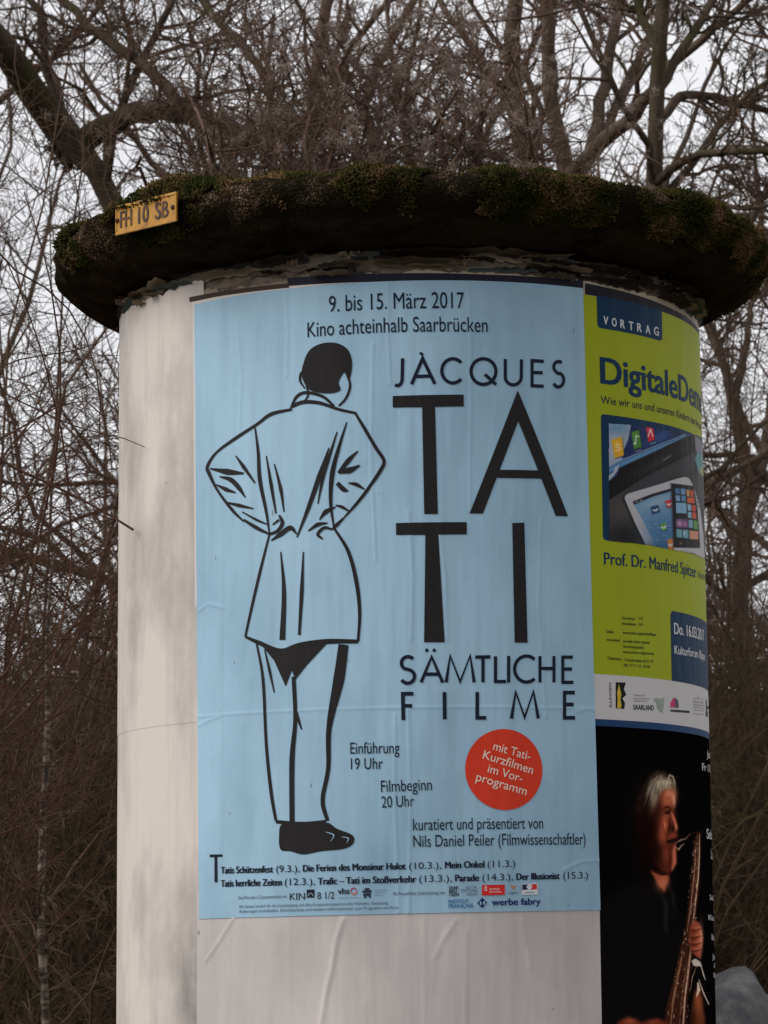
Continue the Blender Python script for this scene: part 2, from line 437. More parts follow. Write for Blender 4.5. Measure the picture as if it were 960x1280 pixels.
for px, D, s_, lb in ((20, 12.0, 1.0, 'tall leafless bush filling the gap left of the column'), (110, 15.5, 1.15, 'tall leafless bush close behind left edge of column'), (-110, 10.5, .9, 'tall leafless bush arching in from the left frame edge'),
                      (915, 13.0, .85, 'tall leafless bush right beside the dark concert poster'), (985, 16.0, 1.05, 'tall leafless bush at right frame edge behind the boulders'), (880, 19.0, 1.15, 'tall leafless bush behind the lecture poster edge'), (950, 22.0, 1.2, 'tall leafless bush beyond the leaning trunk')):
    p = at(px, 1184, D); t = thing('tall_bush', lb, 'bush', (p[0], p[1], float(terrain_z(p[0], p[1])) - .05), 'tall bushes of the thicket')
    t.rotation_euler.z = random.uniform(0, 6.28); t.scale = (s_, s_, s_)
    copy_thing(B3, ('stem', 'twig_mass'), (M_TWIG, M_TWIG), t)
for (px, D, v), lb in zip(bspots, blabels):
    p = at(px, 1184, D); t = thing('leafless_bush', lb, 'bush', (p[0], p[1], float(terrain_z(p[0], p[1])) - .05), 'leafless bushes of the thicket')
    t.rotation_euler.z = random.uniform(0, 6.28); s = (1.55 + D * .078 * random.uniform(.75, 1.15) - t.location.z) / (2.6, 3.3)[v]; t.scale = (max(s, .7), max(s, .7), max(s, .45))
    copy_thing((B1, B2)[v], ('stem', 'twig_mass'), (M_BRUSH, M_BRUSH), t)


def far_wood():
    rg = np.random.default_rng(77); n = 700
    x = rg.uniform(-34, 34, n); y = rg.uniform(30, 62, n); z = terrain_z(x, y); h = 1.2 + 3.2 * rg.uniform(0, 1, n) ** 2 + 4 * (rg.uniform(0, 1, n) > .93)
    P = np.empty((n, 6, 3)); lean = rg.normal(size=(n, 2)) * .1
    for k in range(6):
        t = k / 5; P[:, k, 0] = x + lean[:, 0] * h * t; P[:, k, 1] = y + lean[:, 1] * h * t; P[:, k, 2] = z + h * t
    P += rg.normal(size=P.shape) * .06
    R = (h * rg.uniform(.006, .012, n))[:, None] * np.linspace(1, .25, 6)
    A, a = grow(P, R, 16, .38, 6, (25, 65), .05, .16, .08, .006, 2.6, rg)
    B_, b = grow(A, a, 8, .5, 4, (25, 65), .03, .2, .1, .005, 1.4, rg)
    o = link('distant_wood', tube_mesh('distant_wood', [(P, R, 5), (A, a, 3), (B_, b, 3)]), M_TWIG2)
    o['kind'] = 'stuff'; o['label'] = 'far bare wood reading as one brown mass of twigs'


far_wood()


# arching canes close to the left of the column (sharp), two of them reaching in front of it
def near_canes():
    rg = np.random.default_rng(41)
    base = np.array([-2.0, .7, 0.0]); t = thing('arching_shrub', 'tangle of thin arching reddish canes beside left edge of column', 'shrub', tuple(base))
    n = 130; P = np.empty((n, 14, 3)); az = rg.normal(.15, .7, n)
    out = rg.uniform(.7, 1.75, n); h = rg.uniform(2.0, 3.0, n); dp = rg.uniform(.5, 1.5, n)
    bx = rg.normal(0, .22, n); by = rg.uniform(-.3, 1.6, n)
    for k in range(14):
        q = k / 13
        P[:, k, 0] = bx + np.cos(az) * out * q ** 1.2; P[:, k, 1] = by + np.sin(az) * out * q * .7
        P[:, k, 2] = h * (q * (1 + dp) - dp * q * q * 1.05)
    P += np.cumsum(rg.normal(size=P.shape), axis=1) * .014
    lim = np.hypot(P[..., 0] + base[0], P[..., 1] + base[1]) > .66                # stay clear of the column
    keep = lim.all(1); P = P[keep]; n = len(P)
    R = rg.uniform(.002, .0045, n)[:, None] * np.linspace(1, .4, 14)[None]
    A, a = grow(P, R, 5, .28, 8, (20, 70), -.05, .16, .2, .0011, .7, rg)
    B_, b = grow(A, a, 4, .5, 5, (25, 70), -.03, .2, .1, .0009, .3, rg)
    def clear(X, r): m = (np.hypot(X[..., 0] + base[0], X[..., 1] + base[1]) > .64).all(1); return X[m], r[m]
    A, a = clear(A, a); B_, b = clear(B_, b)
    link('stem', tube_mesh('stem', [(P, R, 6)]), M_CANE, t)
    link('twig_mass', tube_mesh('twig_mass', [(A, a, 5), (B_, b, 4)]), M_CANE, t)
    lots = []
    for pts, w in (([(-40, 540, .0), (0, 575, 0), (60, 603, 0), (112, 630, 0), (140, 645, 0), (166, 662, -.05)], (2.4, 2.2, 2.1, 1.9, 1.8, 2.1)),
                   ([(-40, 470, 0), (0, 492, 0), (60, 520, 0), (110, 540, 0), (150, 546, -.02), (181, 559, -.06)], (1.5, 1.4, 1.2, 1.0, .9, .6)),
                   ([(-40, 250, 0), (0, 330, 0), (40, 350, 0), (78, 372, 0), (112, 428, 0), (128, 500, 0), (120, 590, .0)], (1.6, 1.6, 1.5, 1.4, 1.2, 1, .7)),
                   ([(-30, 560, 0), (20, 540, 0), (70, 506, 0), (110, 495, 0), (134, 520, 0), (140, 590, 0)], (1.6, 1.5, 1.4, 1.3, 1.1, .8)),
                   ([(-30, 470, 0), (30, 445, .1), (80, 440, .1), (120, 435, .1), (150, 408, .1)], (1.2, 1.2, 1.1, .9, .7)),
                   ([(20, 820, 0), (40, 700, 0), (70, 560, 0), (76, 440, 0), (60, 330, 0), (30, 240, 0)], (2.2, 2.0, 1.8, 1.5, 1.2, .8)),
                   ([(60, 860, 0), (92, 700, .1), (80, 560, .1), (50, 430, .1), (10, 330, .1)], (1.8, 1.7, 1.5, 1.2, 1.0))):
        P2 = np.array([at(x, y, 5.98 + dz) for x, y, dz in pts]); R2 = np.array(w) * 6 / CAM_F * .8
        b0 = base + np.array([rg.uniform(-.15, .15), rg.uniform(-.15, .15), 0]); mid = b0 * .45 + P2[0] * .55; mid[2] = max(P2[0][2] * .6 + .35, .3) if P2[0][2] > 1.9 else P2[0][2] * .6
        P2 = np.concatenate([[b0, mid], P2]); R2 = np.concatenate([[R2[0] * 1.4, R2[0] * 1.2], R2])      # rooted in the shrub's stool
        q, r = resample(P2, R2, 60); dr = np.cumsum(rg.normal(size=q.shape), 0) * .0008; q += dr - np.linspace(0, 1, len(q))[:, None] * dr[-1]; lots.append((q[None] - base, r[None], 7))
    link('stray_cane', tube_mesh('stray_cane', lots), M_CANE, t)


near_canes()


# traveller's-joy like climber with grey fluffy seed heads above the cap
def climber():
    rg = np.random.default_rng(59); D = 12.5
    base = ground_pt(470, D); t = thing('climbing_plant', 'climber with grey fluffy seed heads in bare twigs above the cap', 'climbing plant', tuple(base))
    limbs = []
    for i in range(26):
        x0 = rg.uniform(340, 640); pts = [(480 + rg.normal() * 20, 560, 5, 0), ((480 + x0) / 2, 340, 4, rg.normal() * .2)]
        for k in range(6):
            x0 += rg.normal() * 26; pts.append((x0, 260 - k * 38 + rg.normal() * 16, 3 - k * .35, rg.normal() * .4))
        limbs.append(px_limb(pts, D))
    limbs = [(np.concatenate([base[None] + rg.normal(size=(1, 3)) * (.12, .12, 0), a_]), np.concatenate([[.024], b_])) for a_, b_ in limbs]
    P, R = limb_set(limbs, 26)
    A, a = grow(P, R, 13, .22, 7, (30, 80), -.06, .25, .45, .0025, .9, rg)
    B_, b = grow(A, a, 7, .55, 5, (30, 75), -.04, .25, .1, .0018, .4, rg)
    off = base[None, None]
    link('stem', tube_mesh('stem', [(P - off, R, 5)]), M_TWIG2, t)
    link('twig_mass', tube_mesh('twig_mass', [(A - off, a, 4), (B_ - off, b, 3)]), M_TWIG2, t)
    # fluffy heads: bunches of fine hairs
    tips = B_[rg.choice(len(B_), 1500, replace=False), -1]
    k = Nodes('seed_fluff'); f = k.noise(k.pos(), 5, 3)
    k.l(k.ramp(f, [(.3, lin((104, 88, 78))), (.7, lin((158, 142, 132)))]), k.b.inputs['Base Color']); k.b.inputs['Roughness'].default_value = 1
    m = 26; c = np.repeat(tips, m, 0) + rg.normal(size=(1500 * m, 3)) * .009; d = unit(rg.normal(size=c.shape)) * rg.uniform(.012, .034, (len(c), 1))
    H = np.stack([c, c + d * .5 + rg.normal(size=c.shape) * .004, c + d], 1); hr = np.tile([.0011, .0016, .0006], (len(c), 1))
    link('seed_heads', tube_mesh('seed_heads', [(H - off, hr, 3)]), k.m, t)


climber()


def birch():
    rg = np.random.default_rng(63); D = 9.2
    base = ground_pt(56, D); t = thing('young_birch', 'thin pale young birch trunk with dark flecks at lower left', 'tree', tuple(base))
    P, R = px_limb([(60, 1500, 6, 0), (58, 1280, 5.4, 0), (50, 1150, 5, 0), (54, 1020, 4.6, 0), (60, 900, 3.4, 0), (58, 800, 2.2, 0), (66, 700, 1.2, 0), (62, 600, .7, 0)], D)
    P = np.concatenate([base[None], P[1:]]);
    P, R = limb_set([(P, R)], 40)
    A, a = grow(P, R, 26, .14, 8, (25, 55), .04, .14, .3, .002, 1.1, rg); B_, b = grow(A, a, 6, .5, 5, (25, 60), -.03, .2, .1, .0015, .5, rg)
    k = Nodes('birch_bark'); f = k.noise(k.pos((6, 6, 22)), 2.0, 4, .7)
    k.l(k.ramp(f, [(.46, lin((50, 41, 34))), (.58, lin((120, 109, 95))), (.78, lin((178, 166, 150)))]), k.b.inputs['Base Color']); k.b.inputs['Roughness'].default_value = .7
    off = base[None, None]
    link('trunk', tube_mesh('trunk', [(P - off, R, 10)]), k.m, t)
    link('crown', tube_mesh('crown', [(A - off, a, 4), (B_ - off, b, 3)]), M_TWIG, t)


birch()


def boulders():
    k = Nodes('grey_stone'); f = k.noise(k.pos(), 7, 8, .65)
    c = k.ramp(f, [(.36, lin((34, 34, 36))), (.5, lin((60, 60, 64))), (.62, lin((84, 84, 84))), (.72, lin((118, 116, 108)))])
    k.l(c, k.b.inputs['Base Color']); k.b.inputs['Roughness'].default_value = .8; k.l(k.bump(f, .5, .03), k.b.inputs['Normal'])
    for px, D, s, sh, seed, lb in ((903, 9.6, (.31, .42, 1.44), .0, 3, 'large smooth grey boulder behind lower right edge of column'),
                                   (996, 10.3, (.38, .4, 1.37), .0, 9, 'second grey boulder cut by the right frame edge')):
        p = at(px, 1184, D); b = bmesh.new(); bmesh.ops.create_icosphere(b, subdivisions=5, radius=1)
        for v in b.verts:
            q = v.co.copy(); e = 2.6
            n = (abs(q.x) ** e + abs(q.y) ** e + abs(q.z) ** e) ** (1 / e); q /= n
            w = 1 + .10 * noise.noise(q * 1.3 + Vector((seed, 0, 0))) + .03 * noise.noise(q * 4 + Vector((seed, 2, 0)))
            side = (2.1 if q.x < 0 else 1) if seed == 3 else (1 if q.x < 0 else 2.3); flare = side * (1 + .3 * (1 - max(q.z, 0)))
            v.co = Vector((q.x * s[0] * w * flare, q.y * s[1] * w, q.z * s[2] * w if q.z > 0 else q.z * .15))
        me = bpy.data.meshes.new('boulder'); b.to_mesh(me); b.free(); me.polygons.foreach_set('use_smooth', [True] * len(me.polygons))
        o = link('boulder', me, k.m); o.location = (p[0], p[1], 0); tag(o, lb, 'boulder', 'grey boulders')


boulders()

# ------------------------------------------------------------------ the advertising column
Z0 = EYE


def P(px, py, R=R_COL):
    """photo pixel -> (arc length, height) on the column's skin"""
    d = AX_F + AX_R * (px - 480) / CAM_F + AX_U * (640 - py) / CAM_F
    a = d[0] ** 2 + d[1] ** 2; b = CAM_P[0] * d[0] + CAM_P[1] * d[1]; c = CAM_P[0] ** 2 + CAM_P[1] ** 2 - R * R
    disc = max(b * b - a * c, 0.0); t = (-b - math.sqrt(disc)) / a; q = CAM_P + t * d
    return (math.atan2(q[0], -q[1]) * R_COL, q[2])


def wrap(s, z, off):
    th = s / R_COL; r = R_COL + off
    return (r * math.sin(th), -r * math.cos(th), z)


def revolve(profile, seg):
    a = np.linspace(0, 2 * math.pi, seg, endpoint=False); pr = np.array(profile); n = len(pr)
    V = np.stack([pr[None, :, 0] * np.sin(a)[:, None], -pr[None, :, 0] * np.cos(a)[:, None], np.broadcast_to(pr[None, :, 1], (seg, n))], -1)
    i = (np.arange(seg)[:, None] * n + np.arange(n - 1)[None]).ravel(); j = (((np.arange(seg) + 1) % seg)[:, None] * n + np.arange(n - 1)[None]).ravel()
    return V, np.stack([i, j, j + 1, i + 1], 1)


column = thing('advertising_column', 'round advertising column covered in pasted posters under a mossy concrete cap', 'advertising column')


def build_column():
    k = Nodes('old_paper_layers'); f = k.noise(k.pos((5, 5, 14)), 2.5, 7, .7)
    c = k.ramp(f, [(.28, lin((40, 34, 30))), (.42, lin((92, 80, 70))), (.55, lin((128, 116, 102))), (.66, lin((70, 84, 86))), (.8, lin((150, 138, 122)))])
    k.l(c, k.b.inputs['Base Color']); k.b.inputs['Roughness'].default_value = .9; k.l(k.bump(f, .9, .012), k.b.inputs['Normal'])
    V, F = revolve([(R_COL - .004, .0), (R_COL - .004, Z0 + 1.315)], 160)
    link('shaft', mesh_np('shaft', V.reshape(-1, 3), F), k.m, column)
    kc = Nodes('weathered_concrete'); fc = kc.noise(kc.pos(), 14, 8, .7)
    kc.l(kc.ramp(fc, [(.3, lin((96, 92, 86))), (.7, lin((142, 136, 128)))]), kc.b.inputs['Base Color']); kc.b.inputs['Roughness'].default_value = .9
    kc.l(kc.bump(fc, .6, .01), kc.b.inputs['Normal'])
    V, F = revolve([(.61, .42), (.66, .40), (.68, .36), (.68, .0)], 160)
    link('plinth', mesh_np('plinth', V.reshape(-1, 3), F), kc.m, column)
    # cap: exposed-aggregate rim, dark coved underside
    prof = [(.585, 1.306), (.612, 1.310), (.640, 1.315), (.668, 1.325), (.694, 1.340), (.714, 1.356), (.730, 1.372), (.739, 1.388), (.742, 1.402), (.741, 1.414),
            (.737, 1.423), (.729, 1.430), (.714, 1.435), (.690, 1.439), (.64, 1.444), (.56, 1.45), (.42, 1.46), (.22, 1.47), (.001, 1.475)]
    dense = []
    for (r1, z1), (r2, z2) in zip(prof[:-1], prof[1:]):
        m = max(1, int(math.hypot(r2 - r1, z2 - z1) / .008)) if r1 > .5 else 3
        for q in range(m): dense.append((r1 + (r2 - r1) * q / m, z1 + (z2 - z1) * q / m + Z0))
    dense.append((.001, 1.475 + Z0))
    V, F = revolve(dense, 520); sh = V.shape; V = V.reshape(-1, 3)
    for i in range(len(V)):
        x, y, z = V[i]; r = math.hypot(x, y)
        if r < .3: continue
        q = Vector((x, y, z)); d = .011 * noise.noise(q * 7) + .007 * noise.noise(q * 22) + .006 * noise.noise(q * 60) + .004 * noise.noise(q * 130)
        up = 1 if z > Z0 + 1.37 else .6
        V[i, 0] += x / r * d * up; V[i, 1] += y / r * d * up; V[i, 2] += d * up * (.8 if z > Z0 + 1.42 else .35)
    k = Nodes('exposed_aggregate')
    vo = k.n('TexVoronoi', Scale=190.0); k.l(k.pos(), vo.inputs['Vector'])
    peb = k.ramp(vo.outputs['Color'], [(0, lin((70, 56, 44))), (.4, lin((122, 100, 82))), (.7, lin((92, 76, 62))), (1, lin((172, 150, 130)))])
    mortar = k.ramp(vo.outputs['Distance'], [(.25, G(0)), (.55, G(1))])
    c = k.mix(mortar, peb, lin((48, 40, 33)))
    grime = k.ramp(k.noise(k.pos(), 5, 6, .7), [(.38, G(.1)), (.5, G(.96))]); c = k.mix(grime, c, lin((26, 24, 16)))
    g = k.n('NewGeometry'); sp = k.n('SeparateXYZ'); k.l(g.outputs['Position'], sp.inputs[0])    # underside shade painted into the colour, with some brown and green staining
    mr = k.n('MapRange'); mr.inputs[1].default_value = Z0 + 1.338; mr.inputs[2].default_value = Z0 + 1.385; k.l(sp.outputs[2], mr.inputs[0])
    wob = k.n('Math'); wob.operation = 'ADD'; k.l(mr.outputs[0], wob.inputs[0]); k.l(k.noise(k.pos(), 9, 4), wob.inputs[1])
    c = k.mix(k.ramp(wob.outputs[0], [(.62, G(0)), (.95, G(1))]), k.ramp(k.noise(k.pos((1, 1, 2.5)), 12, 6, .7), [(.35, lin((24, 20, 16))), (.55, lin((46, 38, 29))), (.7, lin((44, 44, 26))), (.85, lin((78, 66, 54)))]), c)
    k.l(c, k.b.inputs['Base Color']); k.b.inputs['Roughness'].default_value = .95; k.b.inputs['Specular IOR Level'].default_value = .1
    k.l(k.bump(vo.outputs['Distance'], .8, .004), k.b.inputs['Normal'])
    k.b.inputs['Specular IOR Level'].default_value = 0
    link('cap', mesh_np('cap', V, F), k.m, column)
    # moss on the rim and top: cushions of short blades
    rg = np.random.default_rng(5); n = 330000
    th = rg.uniform(-math.pi, math.pi, n); u = rg.uniform(0, 1, n)
    pr = np.array([d for d in dense if d[0] > .45 and d[1] > Z0 + 1.345]); L = np.concatenate([[0], np.cumsum(np.hypot(*np.diff(pr, axis=0).T))]); L /= L[-1]
    r = np.interp(u, L, pr[:, 0]); z = np.interp(u, L, pr[:, 1])
    Q = np.stack([r * np.sin(th), -r * np.cos(th), z], 1)
    den = np.array([noise.noise(Vector(q) * 6) + .6 * noise.noise(Vector(q) * 17) for q in Q])
    clump = np.exp(-((th + .72) / .2) ** 2) * (Q[:, 2] > Z0 + 1.405)
    azb = .07 + .22 * np.cos(th - .1) + np.where((th < -.8) & (th > -2.2), -.42, 0) - .22 * np.exp(-((Q[:, 2] - Z0 - 1.425) / .008) ** 2) + .6 * clump - np.clip((Z0 + 1.385 - Q[:, 2]) / .04, 0, 1) * .35        # thinner over the bare left shoulder
    keep = den + azb > rg.uniform(-.1, .1, n); clump = clump[keep]; Q = Q[keep]; th = th[keep]; r = r[keep]; den = den[keep]
    nr = np.stack([np.sin(th), -np.cos(th), np.zeros(len(th))], 1); top = np.clip((Q[:, 2] - Z0 - 1.41) / .03, 0, 1)[:, None]
    nr = unit(nr * (1 - .85 * top) + np.array([0, 0, 1.0]) * (.35 + top))
    lift = np.clip(den + .25, .0, .8)[:, None] * .026 + clump[:, None] * .024
    d = unit(nr + rg.normal(size=Q.shape) * .6) * rg.uniform(.004, .012, (len(Q), 1)); c0 = Q + nr * (lift * rg.uniform(.1, 1, (len(Q), 1)) - .004)
    H = np.stack([c0, c0 + d * .6, c0 + d], 1); hr = np.tile([.0017, .0022, .0010], (len(Q), 1))
    km = Nodes('moss'); fm = km.noise(km.pos(), 11, 5, .7)
    km.l(km.ramp(fm, [(.3, lin((30, 34, 16))), (.44, lin((48, 52, 24))), (.53, lin((70, 64, 34))), (.62, lin((112, 90, 62))), (.76, lin((156, 130, 102)))]), km.b.inputs['Base Color'])
    km.b.inputs['Roughness'].default_value = 1; km.b.inputs['Specular IOR Level'].default_value = .05
    o = link('moss', tube_mesh('moss', [(H, hr, 3)]), km.m, column); o['kind'] = 'stuff'


build_column()


def torn_scraps():
    """peeling ends of many old posters in the throat under the cap"""
    rg = np.random.default_rng(19)
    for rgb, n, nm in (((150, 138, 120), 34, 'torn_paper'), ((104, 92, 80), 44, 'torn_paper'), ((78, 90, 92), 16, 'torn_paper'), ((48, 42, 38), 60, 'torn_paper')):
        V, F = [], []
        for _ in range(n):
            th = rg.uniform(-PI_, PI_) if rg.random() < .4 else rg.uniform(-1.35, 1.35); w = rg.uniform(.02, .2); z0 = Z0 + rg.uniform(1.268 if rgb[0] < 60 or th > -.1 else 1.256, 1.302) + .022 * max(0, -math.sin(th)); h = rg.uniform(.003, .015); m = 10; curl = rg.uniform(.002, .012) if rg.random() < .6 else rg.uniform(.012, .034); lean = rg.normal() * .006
            o = len(V)
            for i in range(m + 1):
                a = th + (i / m - .5) * w / R_COL; rag = rg.normal() * .003; end = 1 - .5 * abs(i / m - .5)
                for j in range(4):
                    q = j / 3; rr_ = R_COL + .001 + curl * q ** 2 * end; V.append((rr_ * math.sin(a), -rr_ * math.cos(a), z0 + lean * (i / m) + (h + rag) * q * end * (1 if curl < .012 else .7) + (0 if j else rag)))
            for i in range(m):
                for j in range(3): k0 = o + i * 4 + j; F.append((k0, k0 + 4, k0 + 5, k0 + 1))
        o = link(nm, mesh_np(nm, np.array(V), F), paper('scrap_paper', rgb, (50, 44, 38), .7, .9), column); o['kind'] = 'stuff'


PI_ = math.pi
torn_scraps()


# ------------------------------------------------------------------ printing on the column's skin
def skin(name, polys, off, mat, parent=None, cut=.012):
    """polys: list of outlines in (s, z); each is filled, cut into narrow strips and wrapped on the cylinder as one mesh"""
    b = bmesh.new()
    for k, pl in enumerate(polys):
        tri = geometry.tessellate_polygon([[Vector((x, y, 0)) for x, y in pl]])
        vs = [b.verts.new((x, y, 0)) for x, y in pl]
        for t in tri:
            try: b.faces.new([vs[i] for i in t])
            except ValueError: pass
    finish(b, cut); return put(name, b, off, mat, parent)


def finish(b, cut):
    bmesh.ops.dissolve_degenerate(b, dist=1e-6, edges=b.edges[:])
    if cut and b.verts:
        xs = [v.co.x for v in b.verts]; x = math.ceil(min(xs) / cut) * cut
        while x < max(xs):
            near = [g for g in b.faces if min(v.co.x for v in g.verts) < x - 1e-7 < max(v.co.x for v in g.verts)]
            if near:
                ge = set(near); [ge.update(f.edges) for f in near]; [ge.update(f.verts) for f in near]
                bmesh.ops.bisect_plane(b, geom=list(ge), dist=1e-7, plane_co=(x, 0, 0), plane_no=(1, 0, 0))
            x += cut


def put(name, b, off, mat, parent):
    for f in b.faces:
        if f.normal.z < 0: f.normal_flip()
    for v in b.verts: v.co = wrap(v.co.x, v.co.y, off + v.co.z)
    me = bpy.data.meshes.new(name); b.to_mesh(me); b.free()
    return link(name, me, mat, parent)


def font_mesh(txt, off):
    c = bpy.data.curves.new('t', 'FONT'); c.body = txt; c.size = 1; c.offset = off; c.resolution_u = 4
    o = bpy.data.objects.new('t', c); COL.objects.link(o); dg = bpy.context.evaluated_depsgraph_get(); dg.update()
    me = bpy.data.meshes.new_from_object(o.evaluated_get(dg)); bpy.data.objects.remove(o); bpy.data.curves.remove(c)
    V = np.array([v.co[:2] for v in me.vertices]) if me.vertices else np.zeros((0, 2)); F = [tuple(p.vertices) for p in me.polygons]
    bpy.data.meshes.remove(me); return V, F


CAP_H = font_mesh('H', 0)[0][:, 1].max()


class Print:
    """collects several lines of lettering into one mesh"""
    def __init__(s): s.V = []; s.F = []; s.n = 0

    def add(s, V, F):
        s.F += [tuple(i + s.n for i in f) for f in F]; s.V.append(V); s.n += len(V)

    def text(s, txt, a, b, cap, weight=0.0, strikes=1, ref=None, stretch=None):
        """txt from photo point a to b along its baseline; cap = capital height in photo pixels; ref: only this leading piece spans a-b"""
        V, F = font_mesh(txt, weight); A = np.array(P(*a)); B = np.array(P(*b)); L = np.linalg.norm(B - A); d = (B - A) / L; up = np.array([-d[1], d[0]])
        h = abs(P(a[0], a[1] - cap)[1] - P(a[0], a[1])[1]) / CAP_H
        x0 = V[:, 0].min()
        if ref:
            w = font_mesh(ref + 'H', weight)[0][:, 0].max() - font_mesh('H', weight)[0][:, 0].max()
        else: w = V[:, 0].max() - x0
        kx = L / w
        for q in range(strikes):
            dx = (q - (strikes - 1) / 2) * {1: 0, 2: .03, 3: .021, 4: .028}[strikes] * h
            xy = A + np.outer((V[:, 0] - x0) * kx + dx, d) + np.outer(V[:, 1] * h, up)
            s.add(np.column_stack([xy, np.full(len(V), q * .00003)]), F)
        return s

    def poly(s, pts, smooth=False):
        V = np.array([P(*p) for p in pts])
        if smooth:                                              # rounded outline
            n = len(V); t = np.arange(n * 5) / 5; i = t.astype(int); f = (t - i)[:, None]; p0, p1, p2, p3 = V[(i - 1) % n], V[i % n], V[(i + 1) % n], V[(i + 2) % n]
            V = .5 * (2 * p1 + (p2 - p0) * f + (2 * p0 - 5 * p1 + 4 * p2 - p3) * f ** 2 + (3 * p1 - p0 - 3 * p2 + p3) * f ** 3)
        tri = geometry.tessellate_polygon([[Vector((x, y, 0)) for x, y in V]])
        s.add(np.column_stack([V, np.zeros(len(V))]), [tuple(t) for t in tri]); return s

    def stroke(s, pts, w, closed=False, dz=0):
        """constant-width pen line (metres) through photo points"""
        return s.brush(pts, [w] * len(pts), closed, smooth=False, dz=dz)

    def brush(s, pts, ws, closed=False, smooth=True, dz=0):
        Q = np.array([P(*p) for p in pts]); W = np.array(ws, float)
        if smooth and len(Q) > 2:
            m = 6 * (len(Q) - 1) + 1; t = np.linspace(0, len(Q) - 1, m); i = np.minimum(t.astype(int), len(Q) - 2); f = (t - i)[:, None]
            E = np.concatenate([[2 * Q[0] - Q[1]], Q, [2 * Q[-1] - Q[-2]]]); p0, p1, p2, p3 = E[i], E[i + 1], E[i + 2], E[i + 3]
            W = np.interp(t, np.arange(len(Q)), W)
            Q = .5 * (2 * p1 + (p2 - p0) * f + (2 * p0 - 5 * p1 + 4 * p2 - p3) * f ** 2 + (3 * p1 - p0 - 3 * p2 + p3) * f ** 3)
        n = len(Q)
        if closed: T = np.roll(Q, -1, 0) - np.roll(Q, 1, 0)
        else: T = np.gradient(Q, axis=0)
        T = T / np.maximum(np.linalg.norm(T, axis=1, keepdims=True), 1e-9); N = np.column_stack([-T[:, 1], T[:, 0]])
        mit = np.ones(n)
        if not smooth:
            for k in range(1, n - 1):
                u = Q[k] - Q[k - 1]; v = Q[k + 1] - Q[k]; u /= np.linalg.norm(u) + 1e-9; v /= np.linalg.norm(v) + 1e-9
                nn = np.array([-u[1] - v[1], u[0] + v[0]]); nl = np.linalg.norm(nn)
                if nl > .3: N[k] = nn / nl; mit[k] = 2 / nl if nl > .8 else 1.6
        h = (W / 2 * mit)[:, None]; V = np.concatenate([Q + N * h, Q - N * h])
        m = n if closed else n - 1
        s.add(np.column_stack([V, np.full(len(V), dz)]), [(i, (i + 1) % n, n + (i + 1) % n, n + i) for i in range(m)]); return s

    def build(s, name, off, mat, parent, cut=.012):
        cut = .012
        b = bmesh.new(); V = np.concatenate(s.V); vs = [b.verts.new(v) for v in V]
        for f in s.F:
            try: b.faces.new([vs[i] for i in f])
            except ValueError: pass
        b.normal_update()
        if cut: finish(b, cut); b.normal_update()
        return put(name, b, off, mat, parent)


def Zm(ox, oy, k): return lambda *pts: [(ox + x / k, oy + y / k) for x, y in pts]


def arc(cx, cy, rx, ry, a0, a1, n=24):
    return [(cx + rx * math.cos(math.radians(a0 + (a1 - a0) * i / n)), cy - ry * math.sin(math.radians(a0 + (a1 - a0) * i / n))) for i in range(n + 1)]


def sheet(name, s0, s1, z0, z1, off, mat, parent=None, step=.006, edge=None, relief=None, rot=0.0, thick=.0004):
    """a pasted sheet as a fine grid; edge(s,z) -> jitter of the border, relief(u,v) -> lift of the paper in metres"""
    ns = int((s1 - s0) / step) + 1; nz_ = int((z1 - z0) / step) + 1
    S, Zz = np.meshgrid(np.linspace(s0, s1, ns + 1), np.linspace(z0, z1, nz_ + 1)); cs, cz = (s0 + s1) / 2, (z0 + z1) / 2
    if edge is not None:
        dz_ = np.array([edge(s) for s in S[0]])
        Zz = Zz + dz_[None] * ((Zz - z0) / (z1 - z0)) ** 8
    lift = relief(S, Zz) if relief is not None else np.zeros_like(S)
    S2 = cs + (S - cs) * math.cos(rot) - (Zz - cz) * math.sin(rot); Z2 = cz + (S - cs) * math.sin(rot) + (Zz - cz) * math.cos(rot)
    th = S2 / R_COL; r = R_COL + off + lift
    V = np.stack([r * np.sin(th), -r * np.cos(th), Z2], -1).reshape(-1, 3); w = ns + 1
    i = (np.arange(nz_)[:, None] * w + np.arange(ns)[None]).ravel()
    return link(name, mesh_np(name, V, np.stack([i, i + 1, i + w + 1, i + w], 1)), mat, parent)


def ridge(S, Zz, pts, w, h):
    """a paper crease along a polyline in (s,z)"""
    best = np.full(S.shape, 9.0)
    for (a, b) in zip(pts[:-1], pts[1:]):
        a = np.array(a); b = np.array(b); d = b - a; L = d @ d
        t = np.clip(((S - a[0]) * d[0] + (Zz - a[1]) * d[1]) / L, 0, 1)
        best = np.minimum(best, np.hypot(S - a[0] - t * d[0], Zz - a[1] - t * d[1]))
    return h * np.exp(-(best / w) ** 2)


ragged = lambda seed, amp: (lambda s: amp * (noise.noise(Vector((s * 18, seed, 0))) + .6 * noise.noise(Vector((s * 60, seed, 3))) + .35 * noise.noise(Vector((s * 170, seed, 7)))))
WHITE = paper('blank_white_paper', (208, 201, 194), (118, 115, 115), .9)
WHITE2 = paper('blank_backing_paper', (204, 198, 196), (140, 137, 139), .5)
BLACK, NAVY = (36, 34, 35), (22, 30, 46)
PI = math.pi

